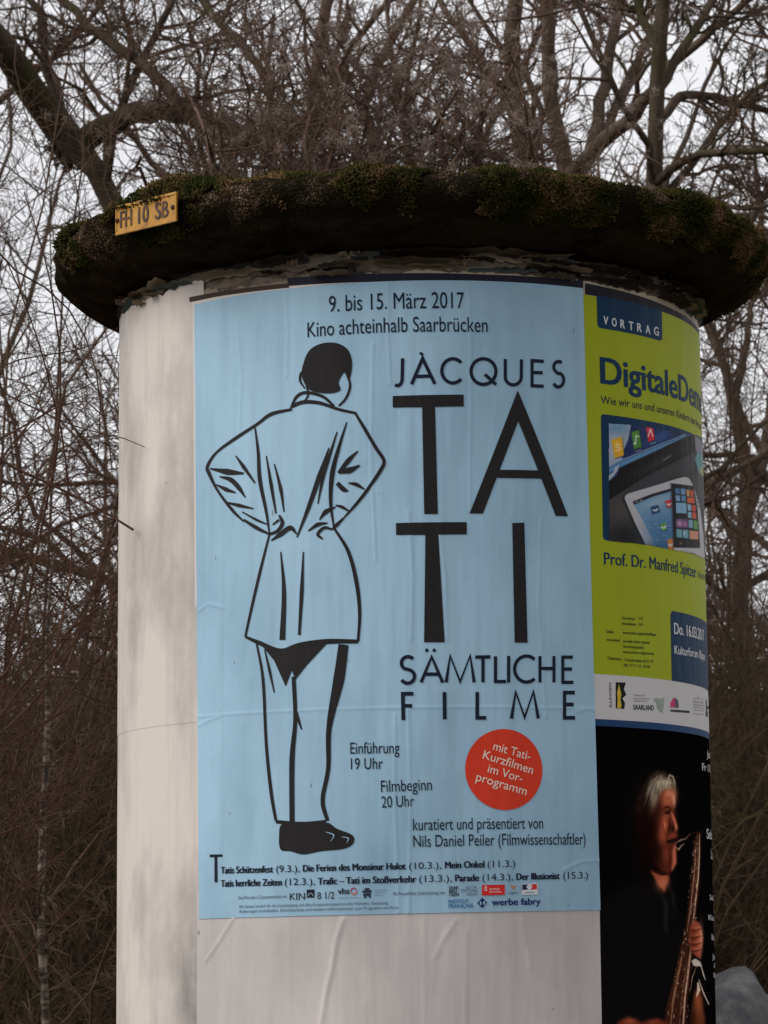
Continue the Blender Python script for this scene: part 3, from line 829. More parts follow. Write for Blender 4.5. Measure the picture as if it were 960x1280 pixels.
# blank sheets: the creamy run at the left (two sheets, seam between), the greyish one under the blue poster, and the turn round the back
zs = P(190, 905)[1]
tag(sheet('blank_sheet', -1.16, P(246, 700)[0] + .02, zs - .006, P(200, 372)[1] + .012, .0012, WHITE, None, .008, ragged(3, .012)), 'blank cream sheet pasted from the left edge up to the cap', 'paper sheet', 'blank pasted sheets')
tag(sheet('blank_sheet', -1.14, P(246, 1000)[0] + .02, .44, zs + .006, .0006, WHITE, None, .008), 'blank cream sheet low on the left side below the seam', 'paper sheet', 'blank pasted sheets')
cr1 = [P(293, 1147), P(276, 1175), P(258, 1202)]; cr2 = [P(429, 1149), P(421, 1175), P(414, 1215), P(407, 1245), P(400, 1290), P(396, 1330)]
cr3 = [P(570, 1150), P(553, 1175), P(545, 1195)]; cr4 = [P(651, 1150), P(658, 1182), P(662, 1208)]


def relief_low(S, Zz):
    return ridge(S, Zz, cr1, .0025, .0022) + ridge(S, Zz, cr2, .004, .0028) + ridge(S, Zz, cr3, .004, .0012) + ridge(S, Zz, cr4, .004, .0012) + \
        ridge(S, Zz, [P(582, 1165), P(582, 1330)], .004, .001) + ridge(S, Zz, [P(530, 1150), P(530, 1330)], .004, .0006)


tag(sheet('blank_sheet', P(247, 1200)[0], P(750, 1200)[0], .46, P(500, 1143)[1] + .05, .0018, WHITE2, None, .004, None, relief_low), 'creased greyish blank sheet directly below the blue poster', 'paper sheet', 'blank pasted sheets')
tag(sheet('blank_sheet', .95, 2.68, .44, Z0 + 1.235, .0007, WHITE2, None, .012, ragged(8, .01)), 'blank sheet round the back of the column', 'paper sheet', 'blank pasted sheets')
# torn strips of older posters under the cap
for s0, s1, y, h, rgb, lb, sd_ in ((P(360, 350)[0], P(728, 355)[0], 0, .016, (30, 30, 44), 'narrow navy strip of an older poster along top of blue poster', 1),
                                   (P(238, 375)[0], P(362, 357)[0], 1, .009, (58, 46, 40), 'thin brown strip of an older poster above upper left corner of blue poster', 2)):
    pts = [(360, 358), (490, 352.5), (610, 354), (728, 361.5)] if y == 0 else [(238, 377.5), (300, 367), (362, 360)]
    q = [P(*p) for p in pts]; d = Print(); top = [(x, z + h) for x, z in q]
    tag(skin('poster_strip', [q + top[::-1]], .0027 + .0002 * y, ink(rgb), None), lb, 'paper strip', 'strips of older posters')
q = [P(731, 368), (P(800, 380)[0], P(731, 368)[1] - .002), (P(840, 395)[0], P(731, 368)[1] - .004), (.98, P(731, 368)[1] - .006)]
tag(skin('poster_strip', [q + [(x, z + .022 - i * .003) for i, (x, z) in enumerate(q)][::-1]], .0014, ink((30, 30, 40))), 'dark strip of an older poster above the green poster', 'paper strip', 'strips of older posters')
tag(sheet('poster_strip', P(480, 345)[0], 1.0, Z0 + 1.235, Z0 + 1.268, .0009, paper('aged_strip', (176, 164, 144), (110, 100, 88), .6), None, .006, ragged(12, .008)), 'pale torn paper band between the posters and the cap', 'paper strip', 'strips of older posters')
tag(sheet('poster_strip', P(246, 380)[0], P(480, 345)[0] + .01, Z0 + 1.225, Z0 + 1.262, .0008, paper('aged_brown_strip', (150, 136, 120), (84, 72, 62), .8), None, .006, ragged(15, .012)), 'brownish torn paper band under left part of cap', 'paper strip', 'strips of older posters')

# ---- the blue film poster
film = thing('film_poster', 'light blue film poster with black line drawing and huge black letters', 'poster')
cx = (P(246.5, 760)[0] + P(738.5, 760)[0]) / 2
tl, trr, bl, br = P(243.7, 382), P(729, 360), P(250.8, 1149), P(748, 1137.5)
BLUE = paper('blue_poster_paper', (160, 196, 219), (108, 144, 168), .55)
zc, hh, ww = (tl[1] + trr[1] + bl[1] + br[1]) / 4, (tl[1] + trr[1] - bl[1] - br[1]) / 2, (trr[0] - tl[0] + br[0] - bl[0]) / 2
sc_ = (tl[0] + trr[0] + bl[0] + br[0]) / 4; rho = .0124
fold = [P(246, 893), P(500, 885), P(745, 890)]


def relief_blue(S, Zz):
    o = ridge(S, Zz, fold, .0022, .0008)
    for pts in ([(490, 352), (489, 420), (491, 480)], [(512, 640), (516, 720), (513, 800)], [(548, 655), (556, 720), (558, 800)], [(492, 895), (490, 1000), (494, 1140)], [(508, 880), (510, 1000), (506, 1142)],
                [(300, 400), (306, 470), (302, 540)], [(362, 360), (364, 420), (362, 470)], [(590, 360), (592, 440), (588, 640)], [(676, 650), (672, 760), (680, 900)], [(470, 430), (466, 560), (470, 700)],
                [(250, 760), (262, 752), (280, 757)], [(700, 1090), (722, 1080), (746, 1079)], [(246, 905), (262, 897), (274, 893)], [(716, 893), (734, 889), (744, 893)]):
        o = np.maximum(o, ridge(S, Zz, [P(*q) for q in pts], .0028, .0009))
    return o


sheet('sheet', sc_ - ww / 2, sc_ + ww / 2, zc - hh / 2, zc + hh / 2, .0030, BLUE, film, .0024, None, relief_blue, rho)
skin('paper_edge', [[((a - sc_) * math.cos(rho) - (b - zc) * math.sin(rho) + sc_, zc + (a - sc_) * math.sin(rho) + (b - zc) * math.cos(rho)) for a, b in
                     ((sc_ - ww / 2 - .006, zc + hh / 2 + .006), (sc_ + ww / 2 - .02, zc + hh / 2 + .006), (sc_ + ww / 2 - .02, zc), (sc_ - ww / 2 - .005, zc))]], .0024, paper('poster_margin', (212, 206, 200), (150, 146, 140), .2), film)
OFF = .0041
K = ink(BLACK); KN = ink(NAVY)
z3, z4, z5, z6, z7, z8 = Zm(230, 340, 3.657), Zm(480, 340, 3.4286), Zm(240, 650, 2.909), Zm(420, 800, 2.8235), Zm(240, 1050, 3.692), Zm(480, 1050, 3.4286)
Print().text('9. bis 15. März 2017', (412, 390.6), (580, 386), 20).text('Kino achteinhalb Saarbrücken', (385.3, 422), (609, 415.8), 18.5).build('date_lettering', OFF, KN, film)
SW = .0064
d = Print()                                                     # the name in thin geometric capitals
d.stroke(z4((80, 371), (78, 455), *arc(58, 458, 20, 30, -10, -120, 8)), SW)
d.stroke(z4((118, 483), (165, 372), (217, 481)), SW); d.stroke(z4((136, 449), (199, 447)), SW, dz=.00003); d.stroke(z4((154, 347), (166, 357)), SW * .8)
d.stroke(z4(*arc(294, 425, 47, 52, 42, 318, 24)), SW)
d.stroke(z4(*arc(424, 428, 53, 55, 0, 360, 36)[:-1]), SW, True); d.stroke(z4((430, 440), (478, 484)), SW, dz=.00003)
d.stroke(z4((517, 374), (517, 450), *arc(551, 452, 34, 33, 180, 360, 14), (586, 376)), SW)
d.stroke(z4((681, 384), (631, 381), (631, 489), (681, 491)), SW); d.stroke(z4((631, 432), (676, 433)), SW, dz=.00003)
d.stroke(z4(*arc(744, 408, 21, 23, 50, 235, 12), (740, 436), *arc(743, 464, 23, 30, 72, -150, 14)), SW)
d.build('name_lettering', OFF, KN, film)
d = Print()
for ps in (z4((38, 533), (340, 527), (340, 577), (218, 579.5), (230, 1038), (172, 1038), (163, 580.5), (38, 582)),
           z4((52, 1077), (353, 1073), (353, 1125), (232, 1126.5)) + [(555.5, 803), (530, 803)] + z4((177, 1127.5), (52, 1128)),
           z4((547, 1077), (598, 1075)) + [(658.5, 803.5), (642.5, 803.5)]):
    d.poly(ps)
d.poly(z4((570, 508), (784, 1048), (732, 1046), (572, 640), (422, 1036), (365, 1036)))
d.brush(z4((482, 866), (690, 870)), [.0155, .0155], smooth=False, dz=.00005)
d.build('title_lettering', OFF, K, film)
d = Print()                                                     # the two subtitle lines
d.stroke(z6(*arc(254, 82, 23, 23, 40, 240, 12), (254, 104), *arc(253, 129, 24, 24, 70, -150, 14)), SW)
d.stroke(z6((300, 150), (337, 60), (376, 151)), SW); d.stroke(z6((315, 121), (360, 121)), SW, dz=.00003)
for cx_ in (320, 346): d.poly(z6(*arc(cx_, 37, 6, 6.5, 0, 345, 16)))
d.stroke(z6((388, 150), (402, 57), (437, 148), (472, 56), (486, 150)), SW)
d.stroke(z6((490, 61), (543, 60)), SW); d.stroke(z6((517, 60), (517, 150)), SW, dz=.00003)
d.stroke(z6((561, 58), (561, 147), (598, 147)), SW); d.stroke(z6((607, 57), (607, 151)), SW)
d.stroke(z6(*arc(670, 103, 42, 46, 48, 312, 22)), SW)
d.stroke(z6((717, 57), (717, 150)), SW); d.stroke(z6((766, 57), (766, 150)), SW); d.stroke(z6((717, 101), (766, 101)), SW, dz=.00003)
d.stroke(z6((832, 61), (797, 61), (797, 150), (834, 150)), SW); d.stroke(z6((797, 103), (829, 103)), SW, dz=.00003)
d.stroke(z6((273, 190), (236, 190), (238, 283)), SW * 1.1); d.stroke(z6((237, 233), (269, 233)), SW * 1.1, dz=.00003)
d.stroke(z6((382, 184), (383, 280)), SW * 1.1); d.stroke(z6((497, 184), (497, 275), (528, 275)), SW * 1.1)
d.stroke(z6((617, 278), (632, 184), (663, 274), (694, 183), (711, 277)), SW * 1.1)
d.stroke(z6((839, 186), (803, 186), (803, 275), (840, 275)), SW * 1.1); d.stroke(z6((803, 228), (835, 228)), SW * 1.1, dz=.00003)
d.build('subtitle_lettering', OFF, KN, film)
for gi, (t_, a, b, c) in enumerate((('Einführung', (52, 402), (224, 400), 14.2), ('19 Uhr', (54, 457), (166, 455), 14), ('Filmbeginn', (160, 537), (338, 530), 14.4), ('20 Uhr', (162, 592), (276, 587), 14),
                    ('kuratiert und präsentiert von', (272, 672), (728, 666), 14.6), ('Nils Daniel Peiler (Filmwissenschaftler)', (273, 731), (877, 722), 14.6))):
    if gi % 2 == 0: d = Print()
    d.text(t_, z6(a)[0], z6(b)[0], c)
    if gi % 2: d.build('programme_lettering', OFF, KN, film)
# red badge: a true circle on the paper
bc, bt, bs = np.array(P(630, 961.9)), P(630, 910.2), P(582.2, 962)
rb = (abs(bt[1] - bc[1]) + abs(bs[0] - bc[0])) / 2
badge = skin('round_badge', [[(bc[0] + rb * math.cos(a), bc[1] + rb * math.sin(a)) for a in np.linspace(0, 2 * PI, 64, endpoint=False)]], OFF, ink((214, 62, 40)), film)
d = Print()
for t_, a, b in (('mit Tati-', (551, 388), (680, 425)), ('Kurzfilmen', (515, 418), (689, 474)), ('im Vor-', (532, 467), (652, 503)), ('programm', (491, 496), (667, 549))):
    d.text(t_, z6(a)[0], z6(b)[0], 10.6)
d.build('badge_lettering', OFF + .0004, ink((236, 222, 208)), badge)
# film list
d = Print(); e = Print()
bl1 = lambda x: (x, 1092 - (x - 278) * 8.5 / 365); bl2 = lambda x: (x, 1108.5 - (x - 278) * 10.5 / 455)
for t_, x0, x1, bold, f in (('Tatis Schützenfest', 278, 342.4, 1, bl1), ('(9.3.),', 346.5, 375.5, 0, bl1), ('Die Ferien des Monsieur Hulot', 380, 507, 1, bl1), ('(10.3.),', 511.5, 551.5, 0, bl1), ('Mein Onkel', 556.4, 604.8, 1, bl1), ('(11.3.)', 609, 643.3, 0, bl1),
                            ('Tatis herrliche Zeiten', 278, 353.2, 1, bl2), ('(12.3.),', 357, 394.5, 0, bl2), ('Trafic – Tati im Stoßverkehr', 398.5, 520, 1, bl2), ('(13.3.),', 524, 564.6, 0, bl2), ('Parade', 569, 598, 1, bl2), ('(14.3.),', 602.5, 640.5, 0, bl2), ('Der Illusionist', 645, 698.3, 1, bl2), ('(15.3.)', 703, 733.7, 0, bl2)):
    d.text(t_, f(x0), f(x1), 8.4, 0, 4 if bold else 1)
d.poly(z7((88, 67), (146, 66), (146, 77), (122, 78), (124, 195), (110, 195), (110, 79), (88, 79)))
d.build('film_list_lettering', OFF, KN, film)
# sponsors
GR, DK = ink((84, 96, 110)), ink((30, 32, 40))
d = Print().text('Eine Filmreihe in Zusammenarbeit mit', z7((220, 274))[0], z7((441, 267))[0], 4.2)
d.text('Wir danken herzlich für die Unterstützung und allen Kooperationspartnern der Filmreihe. Gestaltung', z7((222, 314))[0], z7((905, 296))[0], 3.6)
d.text('Änderungen vorbehalten. Eintrittspreise und weitere Informationen zum Programm im Kino', z7((222, 336))[0], z7((955, 317))[0], 3.6)
d.text('Mit freundlicher Unterstützung von', z8((40, 238))[0], z8((260, 232))[0], 4.6).build('small_print', OFF, GR, film, 0)
d = Print().text('KIN', z7((455, 277))[0], z7((525, 275))[0], 8.6).text('8 1/2', z7((582, 273))[0], z7((659, 270))[0], 8.6)
d.poly(z7((533, 229), (568, 228), (568, 265), (533, 266))); lg = d.build('sponsor_logo', OFF, DK, film, 0)
Print().brush(z7(*arc(551, 262, 12, 16, 10, 170, 8)), [.0012] * 9).build('logo_detail', OFF + .0003, BLUE, lg, 0)
d = Print().text('vhs', z7((676, 250))[0], z7((728, 248))[0], 7.4, .01, 2).brush(z7((676, 268), (768, 265)), [.0005] * 2)
lg = d.build('sponsor_logo', OFF, DK, film, 0)
Print().brush(z7(*arc(748, 236, 13, 14, 20, 200, 10)), [.0022] * 11).build('logo_detail', OFF, ink((150, 70, 90)), lg, 0)
Print().brush(z7(*arc(748, 236, 13, 14, 215, 370, 10)), [.0022] * 11).build('logo_detail', OFF, ink((196, 96, 66)), lg, 0)
d = Print()
for ps in (z7((798, 222), (820, 221), (820, 230), (798, 231)), z7((788, 233), (830, 231), (830, 242), (788, 244)), z7((792, 247), (826, 245), (826, 256), (792, 258)), z7((796, 258), (806, 258), (804, 268), (794, 268)), z7((816, 257), (824, 257), (828, 266), (818, 266))): d.poly(ps)
lg = d.build('sponsor_logo', OFF, ink((40, 50, 64)), film, 0)
d = Print()
for y in (232, 244, 256): d.brush(z7((842, y), (905 - (y - 232), y - 2)), [.0006, .0006])
d.build('logo_detail', OFF, GR, lg, 0)
d = Print()
for t_, y, w in (('SAAR', 211, 318), ('BRÜ', 226, 312), ('CKEN', 241, 319)): d.text(t_, z8((278, y))[0], z8((w, y - 1))[0], 3.9, .01, 2)
d.build('sponsor_logo', OFF, DK, film, 0)
d = Print()
for t_, y, x0, w in (('KULTUR', 209, 350, 396), ('STIFTUNG', 224, 330, 400), ('SAARLAND', 239, 352, 398)): d.text(t_, z8((x0, y))[0], z8((w, y - 1))[0], 3.6)
d.build('sponsor_logo', OFF, GR, film, 0)
lg = Print().poly(z8((418, 193), (515, 191), (515, 235), (418, 238))).build('sponsor_logo', OFF, ink((206, 46, 44)), film)
d = Print().text('Sparkasse', z8((450, 214))[0], z8((492, 213))[0], 2.6).text('Saarbrücken', z8((450, 226))[0], z8((500, 225))[0], 2.6).text('S', z8((428, 218))[0], z8((440, 218))[0], 4.4, .01, 2)
d.poly(z8(*arc(434, 199, 3, 3, 0, 330, 10))).build('logo_detail', OFF + .0003, ink((236, 220, 214)), lg, 0)
lg = Print().poly(z8((538, 190), (554, 200), (566, 194), (558, 206), (552, 215), (550, 206))).build('sponsor_logo', OFF, ink((206, 120, 70)), film, 0)
Print().text('region', z8((530, 231))[0], z8((572, 229))[0], 3).build('logo_detail', OFF, GR, lg, 0)
lg = Print().poly(z8((586, 188), (655, 186), (655, 234), (586, 236))).build('sponsor_logo', OFF, ink((206, 212, 216)), film)
Print().poly(z8((589, 191), (612, 190), (606, 202), (614, 212), (589, 214))).build('logo_detail', OFF + .0003, ink((32, 40, 84)), lg, 0)
Print().poly(z8((628, 190), (651, 189), (651, 211), (624, 213), (632, 202))).build('logo_detail', OFF + .0003, ink((206, 46, 48)), lg, 0)
Print().brush(z8((602, 226), (640, 224)), [.0011, .0011]).build('logo_detail', OFF + .0003, GR, lg, 0)
Print().text('INSTITUT', z8((276, 272))[0], z8((362, 269))[0], 4.6, .008, 2).text('FRANÇAIS', z8((276, 291))[0], z8((381, 288))[0], 4.6, .008, 2).build('sponsor_logo', OFF, ink((58, 112, 164)), film, 0)
lg = Print().poly(z8((398, 270), (419, 247), (440, 268), (419, 292))).build('sponsor_logo', OFF, ink((34, 44, 104)), film, 0)
Print().poly(z8((408, 262), (416, 266), (416, 276), (408, 280))).poly(z8((422, 266), (431, 260), (431, 279), (422, 275))).build('logo_detail', OFF + .0003, BLUE, lg, 0)
Print().text('werbe fabry', z8((461, 280))[0], z8((668, 276))[0], 8, .012, 3).build('sponsor_logo', OFF, ink((34, 44, 104)), film)

# the ink drawing: an everyday standing man seen from behind
d = Print(); M_ = .0037
def B(pts, ws): d.brush(pts, [w * .0024 for w in ws])
# hair and head
d.poly([(381, 452), (388, 438), (402, 430), (420, 429), (434, 436), (440, 449), (440, 464), (436, 476), (431, 466), (424, 478), (426, 488), (414, 492), (398, 491), (386, 486), (378, 470)], True)
B([(436, 470), (438, 484), (433, 498), (424, 508)], (1.5, 2, 2, 1.5)); B([(384, 482), (386, 494), (380, 504)], (1.5, 1.8, 1.2))
# collar
B([(364, 511), (372, 496), (384, 491), (404, 496), (418, 508)], (1.5, 2.6, 2.4, 2.4, 2)); B([(366, 508), (380, 503), (400, 504), (424, 512), (446, 517)], (3.2, 3, 2.8, 2.2, 2))
# shoulders, arms with hands in the pockets
B([(366, 512), (340, 518), (322, 531), (296, 548), (272, 566), (261, 583), (263, 592), (274, 614), (292, 638), (306, 652)], (2, 3, 2.4, 2.8, 2.2, 3.4, 3.6, 2.2, 2.8, 1.4))
B([(444, 516), (456, 536), (470, 560), (480, 576), (476, 588), (460, 612), (446, 630), (430, 648)], (1.8, 2.6, 2.8, 2.6, 3, 2.6, 2.4, 1.2))
B([(320, 534), (324, 566), (326, 600), (334, 640), (338, 668)], (1.2, 2.8, 3.6, 2.6, 1.2)); B([(434, 528), (424, 560), (416, 592), (414, 628), (418, 660)], (1, 2.8, 4, 2.8, 1.2))
B([(264, 586), (286, 590), (306, 592)], (1, 5, 1.6)); B([(296, 570), (306, 584), (320, 604)], (1, 3.4, 1.4)); B([(272, 606), (284, 612), (296, 616)], (1, 3.6, 1))
B([(448, 564), (436, 576), (424, 592)], (1, 4, 3)); B([(424, 590), (438, 588), (450, 582)], (3, 5, 1.4)); B([(422, 604), (430, 612), (436, 614)], (3.4, 4, 1))
B([(306, 650), (322, 660), (338, 668)], (2, 3.2, 1.6)); B([(430, 648), (422, 656), (416, 662)], (1.6, 3, 1.6))
# coat: back seam, creases, hem
B([(334, 570), (340, 606), (346, 642)], (1, 3, 1.4)); B([(412, 560), (400, 596), (386, 636), (372, 672)], (1, 4.4, 3.4, 1.2)); B([(352, 690), (356, 740), (354, 800)], (1, 3.6, 5))
B([(380, 690), (378, 740), (375, 794)], (1, 3.4, 2.2)); B([(338, 668), (326, 716), (314, 768), (308, 796)], (1.6, 2.6, 2.4, 2)); B([(418, 660), (436, 690), (446, 728), (450, 766), (448, 802)], (1.8, 2.8, 3.2, 2.6, 2))
B([(308, 796), (326, 804), (352, 814), (376, 806), (410, 802), (448, 802)], (2, 3.4, 4, 3.4, 4, 3))
# trousers and shoes
d.poly([(352, 812), (410, 804), (384, 832), (370, 850), (366, 838), (358, 858), (344, 826), (326, 804)], False)
B([(322, 804), (330, 850), (334, 930), (340, 990), (346, 1026)], (1.6, 2.6, 2.6, 3, 2.4)); B([(368, 846), (370, 900), (366, 950), (366, 1028)], (3.4, 3.2, 4.4, 4.2))
B([(430, 806), (424, 850), (412, 910), (411, 960), (404, 1000), (410, 1026)], (8, 9, 4.2, 3.4, 3.4, 3)); B([(346, 1027), (378, 1030), (408, 1027)], (2.6, 3.4, 2.6))
B([(332, 812), (338, 838), (344, 866)], (1, 2.4, 1)); B([(370, 882), (374, 900), (378, 912)], (1, 2.4, 1))
d.poly([(354, 1030), (378, 1033), (408, 1028), (422, 1036), (441, 1044), (442, 1054), (430, 1061), (402, 1064), (380, 1068), (364, 1064), (352, 1062), (350, 1046)], True)
B([(340, 676), (352, 668), (364, 660), (372, 668)], (1, 4, 4, 1)); B([(400, 650), (408, 640), (420, 634)], (1, 4, 1)); B([(386, 664), (398, 656), (410, 654)], (1, 3.4, 1))
B([(344, 580), (352, 612), (356, 640)], (1, 3, 1)); B([(422, 540), (412, 572), (404, 600), (398, 630)], (1, 2.6, 2.6, 1)); B([(276, 596), (290, 600), (300, 610), (308, 622)], (1, 4, 4, 1))
B([(384, 472), (378, 466), (376, 476), (382, 486)], (1, 2, 2, 1)); B([(338, 668), (348, 664), (354, 654), (350, 644)], (2, 3, 3.4, 1.6)); B([(342, 656), (350, 650)], (1.4, 2)); B([(416, 662), (406, 660), (398, 668), (404, 674)], (1.4, 2.6, 2.6, 1.4))
B([(304, 640), (322, 650), (336, 656)], (1, 2, 1)); B([(284, 628), (300, 632), (318, 636)], (1, 3, 1)); B([(438, 640), (428, 634), (420, 632)], (1, 2.6, 1)); B([(456, 612), (446, 606), (436, 604)], (1, 3.2, 1))
fig = d.build('figure_drawing', OFF, K, film)
for nm_, lot in (('shoe_highlights', ([(408, 1040), (418, 1044), (414, 1052)], [(428, 1046), (436, 1048), (434, 1054)])),):
    d = Print()
    for pts in lot: d.brush(pts, [.0008] + [.0022] * (len(pts) - 2) + [.0006])
    d.build(nm_, OFF + .0004, BLUE, fig)

class Picture:
    """a printed photograph: a fine patch of paper whose ink colour is set point by point"""
    def __init__(s, x0, x1, y0, y1, step, inside=None):
        a, b = P(x0, (y0 + y1) / 2)[0], P(x1, (y0 + y1) / 2)[0]; zt, zb = P(x0, y0)[1], P(x0, y1)[1]
        s.nx, s.nz = int((b - a) / step) + 1, int((zt - zb) / step) + 1
        s.S, s.Z = np.meshgrid(np.linspace(a, b, s.nx + 1), np.linspace(zb, zt, s.nz + 1))
        th = s.S / R_COL; W = np.stack([R_COL * np.sin(th), -R_COL * np.cos(th), s.Z], -1) - CAM_P; dp = W @ AX_F
        s.X = 480 + CAM_F * (W @ AX_R) / dp; s.Y = 640 - CAM_F * (W @ AX_U) / dp; s.C = np.zeros(s.X.shape + (3,)); s.rg = np.random.default_rng(8)

    def over(s, a, rgb): s.C += np.clip(a, 0, 1)[..., None] * (np.array(rgb, float) - s.C); return s

    def sdf(s, pts):
        best = np.full(s.X.shape, 1e9); ins = np.zeros(s.X.shape, bool)
        for (ax, ay), (bx, by) in zip(pts, pts[1:] + pts[:1]):
            dx, dy = bx - ax, by - ay; t = np.clip(((s.X - ax) * dx + (s.Y - ay) * dy) / (dx * dx + dy * dy + 1e-9), 0, 1)
            best = np.minimum(best, np.hypot(s.X - ax - t * dx, s.Y - ay - t * dy))
            c = (ay > s.Y) != (by > s.Y)
            with np.errstate(divide='ignore', invalid='ignore'): ins ^= c & (s.X < dx * (s.Y - ay) / (by - ay if by != ay else 1e-9) + ax)
        return np.where(ins, best, -best)

    def poly(s, pts, rgb, soft=1.0, alpha=1.0): return s.over(np.clip(s.sdf(pts) / soft + .5, 0, 1) * alpha, rgb)

    def line(s, pts, w, rgb, soft=.8, alpha=1.0):
        m = np.zeros(s.X.shape); n = len(pts) - 1
        for q, ((ax, ay), (bx, by)) in enumerate(zip(pts[:-1], pts[1:])):
            dx, dy = bx - ax, by - ay; t = np.clip(((s.X - ax) * dx + (s.Y - ay) * dy) / (dx * dx + dy * dy + 1e-9), 0, 1)
            ww_ = np.interp((q + t) / n, np.linspace(0, 1, len(w)), w); m = np.maximum(m, np.clip((ww_ / 2 - np.hypot(s.X - ax - t * dx, s.Y - ay - t * dy)) / soft + .5, 0, 1) * np.minimum(1, ww_ / soft))
        return s.over(m * alpha, rgb)

    def blob(s, c, rx, ry, rgb, alpha=1.0, rot=0.0):
        u, v = s.X - c[0], s.Y - c[1]; k, q = math.cos(rot), math.sin(rot)
        return s.over(alpha * np.exp(-(((u * k + v * q) / rx) ** 2 + ((v * k - u * q) / ry) ** 2)), rgb)

    def grain(s, amp): s.C += s.rg.normal(size=s.X.shape)[..., None] * amp; return s

    def build(s, name, off, parent, mask=None, spec=.12):
        th = s.S / R_COL; r_ = R_COL + off; V = np.stack([r_ * np.sin(th), -r_ * np.cos(th), s.Z], -1).reshape(-1, 3); w = s.nx + 1
        i = (np.arange(s.nz)[:, None] * w + np.arange(s.nx)[None]).ravel(); F = np.stack([i, i + 1, i + w + 1, i + w], 1)
        if mask is not None:
            m = (mask.reshape(-1)[F] > 0).all(1); F = F[m]; u, inv = np.unique(F, return_inverse=True); V = V[u]; F = inv.reshape(-1, 4)
        me = mesh_np(name, V, F); c = np.clip(s.C.reshape(-1, 3), 0, 255) / 255
        if mask is not None: c = c[u]
        c = np.where(c <= .04045, c / 12.92, ((c + .055) / 1.055) ** 2.4); at_ = me.color_attributes.new('ink', 'FLOAT_COLOR', 'POINT')
        at_.data.foreach_set('color', np.column_stack([c, np.ones(len(c))]).astype(np.float32).ravel())
        k = Nodes('printed_photo_ink'); a = k.n('VertexColor'); a.layer_name = 'ink'; k.l(a.outputs[0], k.b.inputs['Base Color'])
        k.b.inputs['Roughness'].default_value = .55; k.b.inputs['Specular IOR Level'].default_value = spec; paper_bump(k)
        return link(name, me, k.m, parent)


# ---- the green lecture poster
lect = thing('lecture_poster', 'lime green lecture poster with tablet photo partly hidden by blue poster edge', 'poster')
y1, y2, y3, y4, y5 = Zm(720, 350, 4.739), Zm(720, 600, 4.739), Zm(730, 830, 5.333), Zm(730, 1030, 4.174), None
gs0 = P(738, 700)[0] - .06; gs1 = gs0 + .63; gz1 = P(745, 371)[1]; gzw = P(752, 843)[1]; gzb = P(760, 899.5)[1]
MG = paper('green_poster_paper', (160, 172, 16), (134, 146, 30), .25)
sheet('sheet', gs0, gs1, gzw, gz1, .0019, MG, lect, .01)
sheet('sponsor_band', gs0, gs1, gzb, gzw, .0020, paper('white_band_paper', (206, 204, 204), (160, 160, 160), .2), lect, .01)
NB = ink((8, 50, 82))
OG = .0024
Print().poly(y1((118, 92), (122, 262), (128, 278), (140, 286), (490, 360), (504, 354), (506, 340), (502, 182), (300, 128))).build('title_tab', OG, NB, lect)
d = Print()
for i, ch in enumerate('VORTRAG'):
    x = 157 + i * (456 - 157) / 6; yb = 262 + (x - 157) * 66 / 310
    d.text(ch, y1((x, yb))[0], y1((x + 27, yb + 6))[0], 10.2, .01, 2)
d.build('tab_lettering', OG + .0005, ink((214, 216, 220)), lect)
Print().text('DigitaleDemenz', y1((143, 611))[0], y1((604, 707))[0], 32, .012, 3, ref='Digitale').build('headline_lettering', OG, NB, lect)
d = Print().text('Wie wir uns und unseren Kindern den Verstand', y1((143, 732))[0], y1((588, 812))[0], 9.4, .004, 1, ref='Wie wir uns und unseren ')
d.build('subheadline_lettering', OG, ink((20, 34, 58)), lect)
d = Print().text('Prof. Dr. Manfred Spitzer', y2((163, 500))[0], y2((705, 580))[0], 15, 0, 3); d.build('speaker_lettering', OG, NB, lect)
Print().text('Hirnforscher', y2((716, 582))[0], y2((752, 592))[0], 9, 0, 1, ref='Hirn').build('speaker_lettering', OG, ink((60, 100, 70)), lect)
d = Print()
for t_, x, y, x2 in (('Vorverkauf', 268, 826, 345), ('Abendkasse', 268, 858, 352), ('13 €', 366, 828, 392), ('16 €', 366, 862, 392), ('Online', 174, 906, 220), ('www.ticket-regional.de/illingen', 272, 912, 470), ('Vorverkauf', 176, 954, 256), ('an jeder ticket regional', 274, 962, 430), ('Vorverkaufsstelle', 274, 994, 396), ('www.ticket-regional.de', 274, 1026, 455), ('Telefonisch', 180, 1064, 264), ('Tickethotline 06 51 97', 280, 1074, 455), ('90 77 7 / 0 18 05', 278, 1106, 434)):
    d.text(t_, y2((x, y))[0], y2((x2, y + (x2 - x) * .06))[0], 3.6, .008, 2)
d.build('small_print', OG, ink((62, 76, 30)), lect, 0)
bx = P(*y2((560, 1100))[0])[0]; bz = P(*y2((560, 774))[0])[1]
box = skin('date_box', [[(bx, gzw), (gs1 - .01, gzw), (gs1 - .01, bz), (bx + .010, bz), (bx + .004, bz - .003), (bx, bz - .010)]], OG, NB, lect)
d = Print().text('Do. 16.03.2017', y2((575, 912))[0], y2((645, 924))[0], 14, 0, 3, ref='Do. ').build('date_lettering', OG + .0005, ink((214, 214, 216)), box)
d = Print().text('Kulturforum Illipse', y2((577, 1030))[0], y2((718, 1056))[0], 10.5, 0, 2, ref='Kulturforum')
d.build('date_lettering', OG + .0005, ink((214, 214, 216)), box)
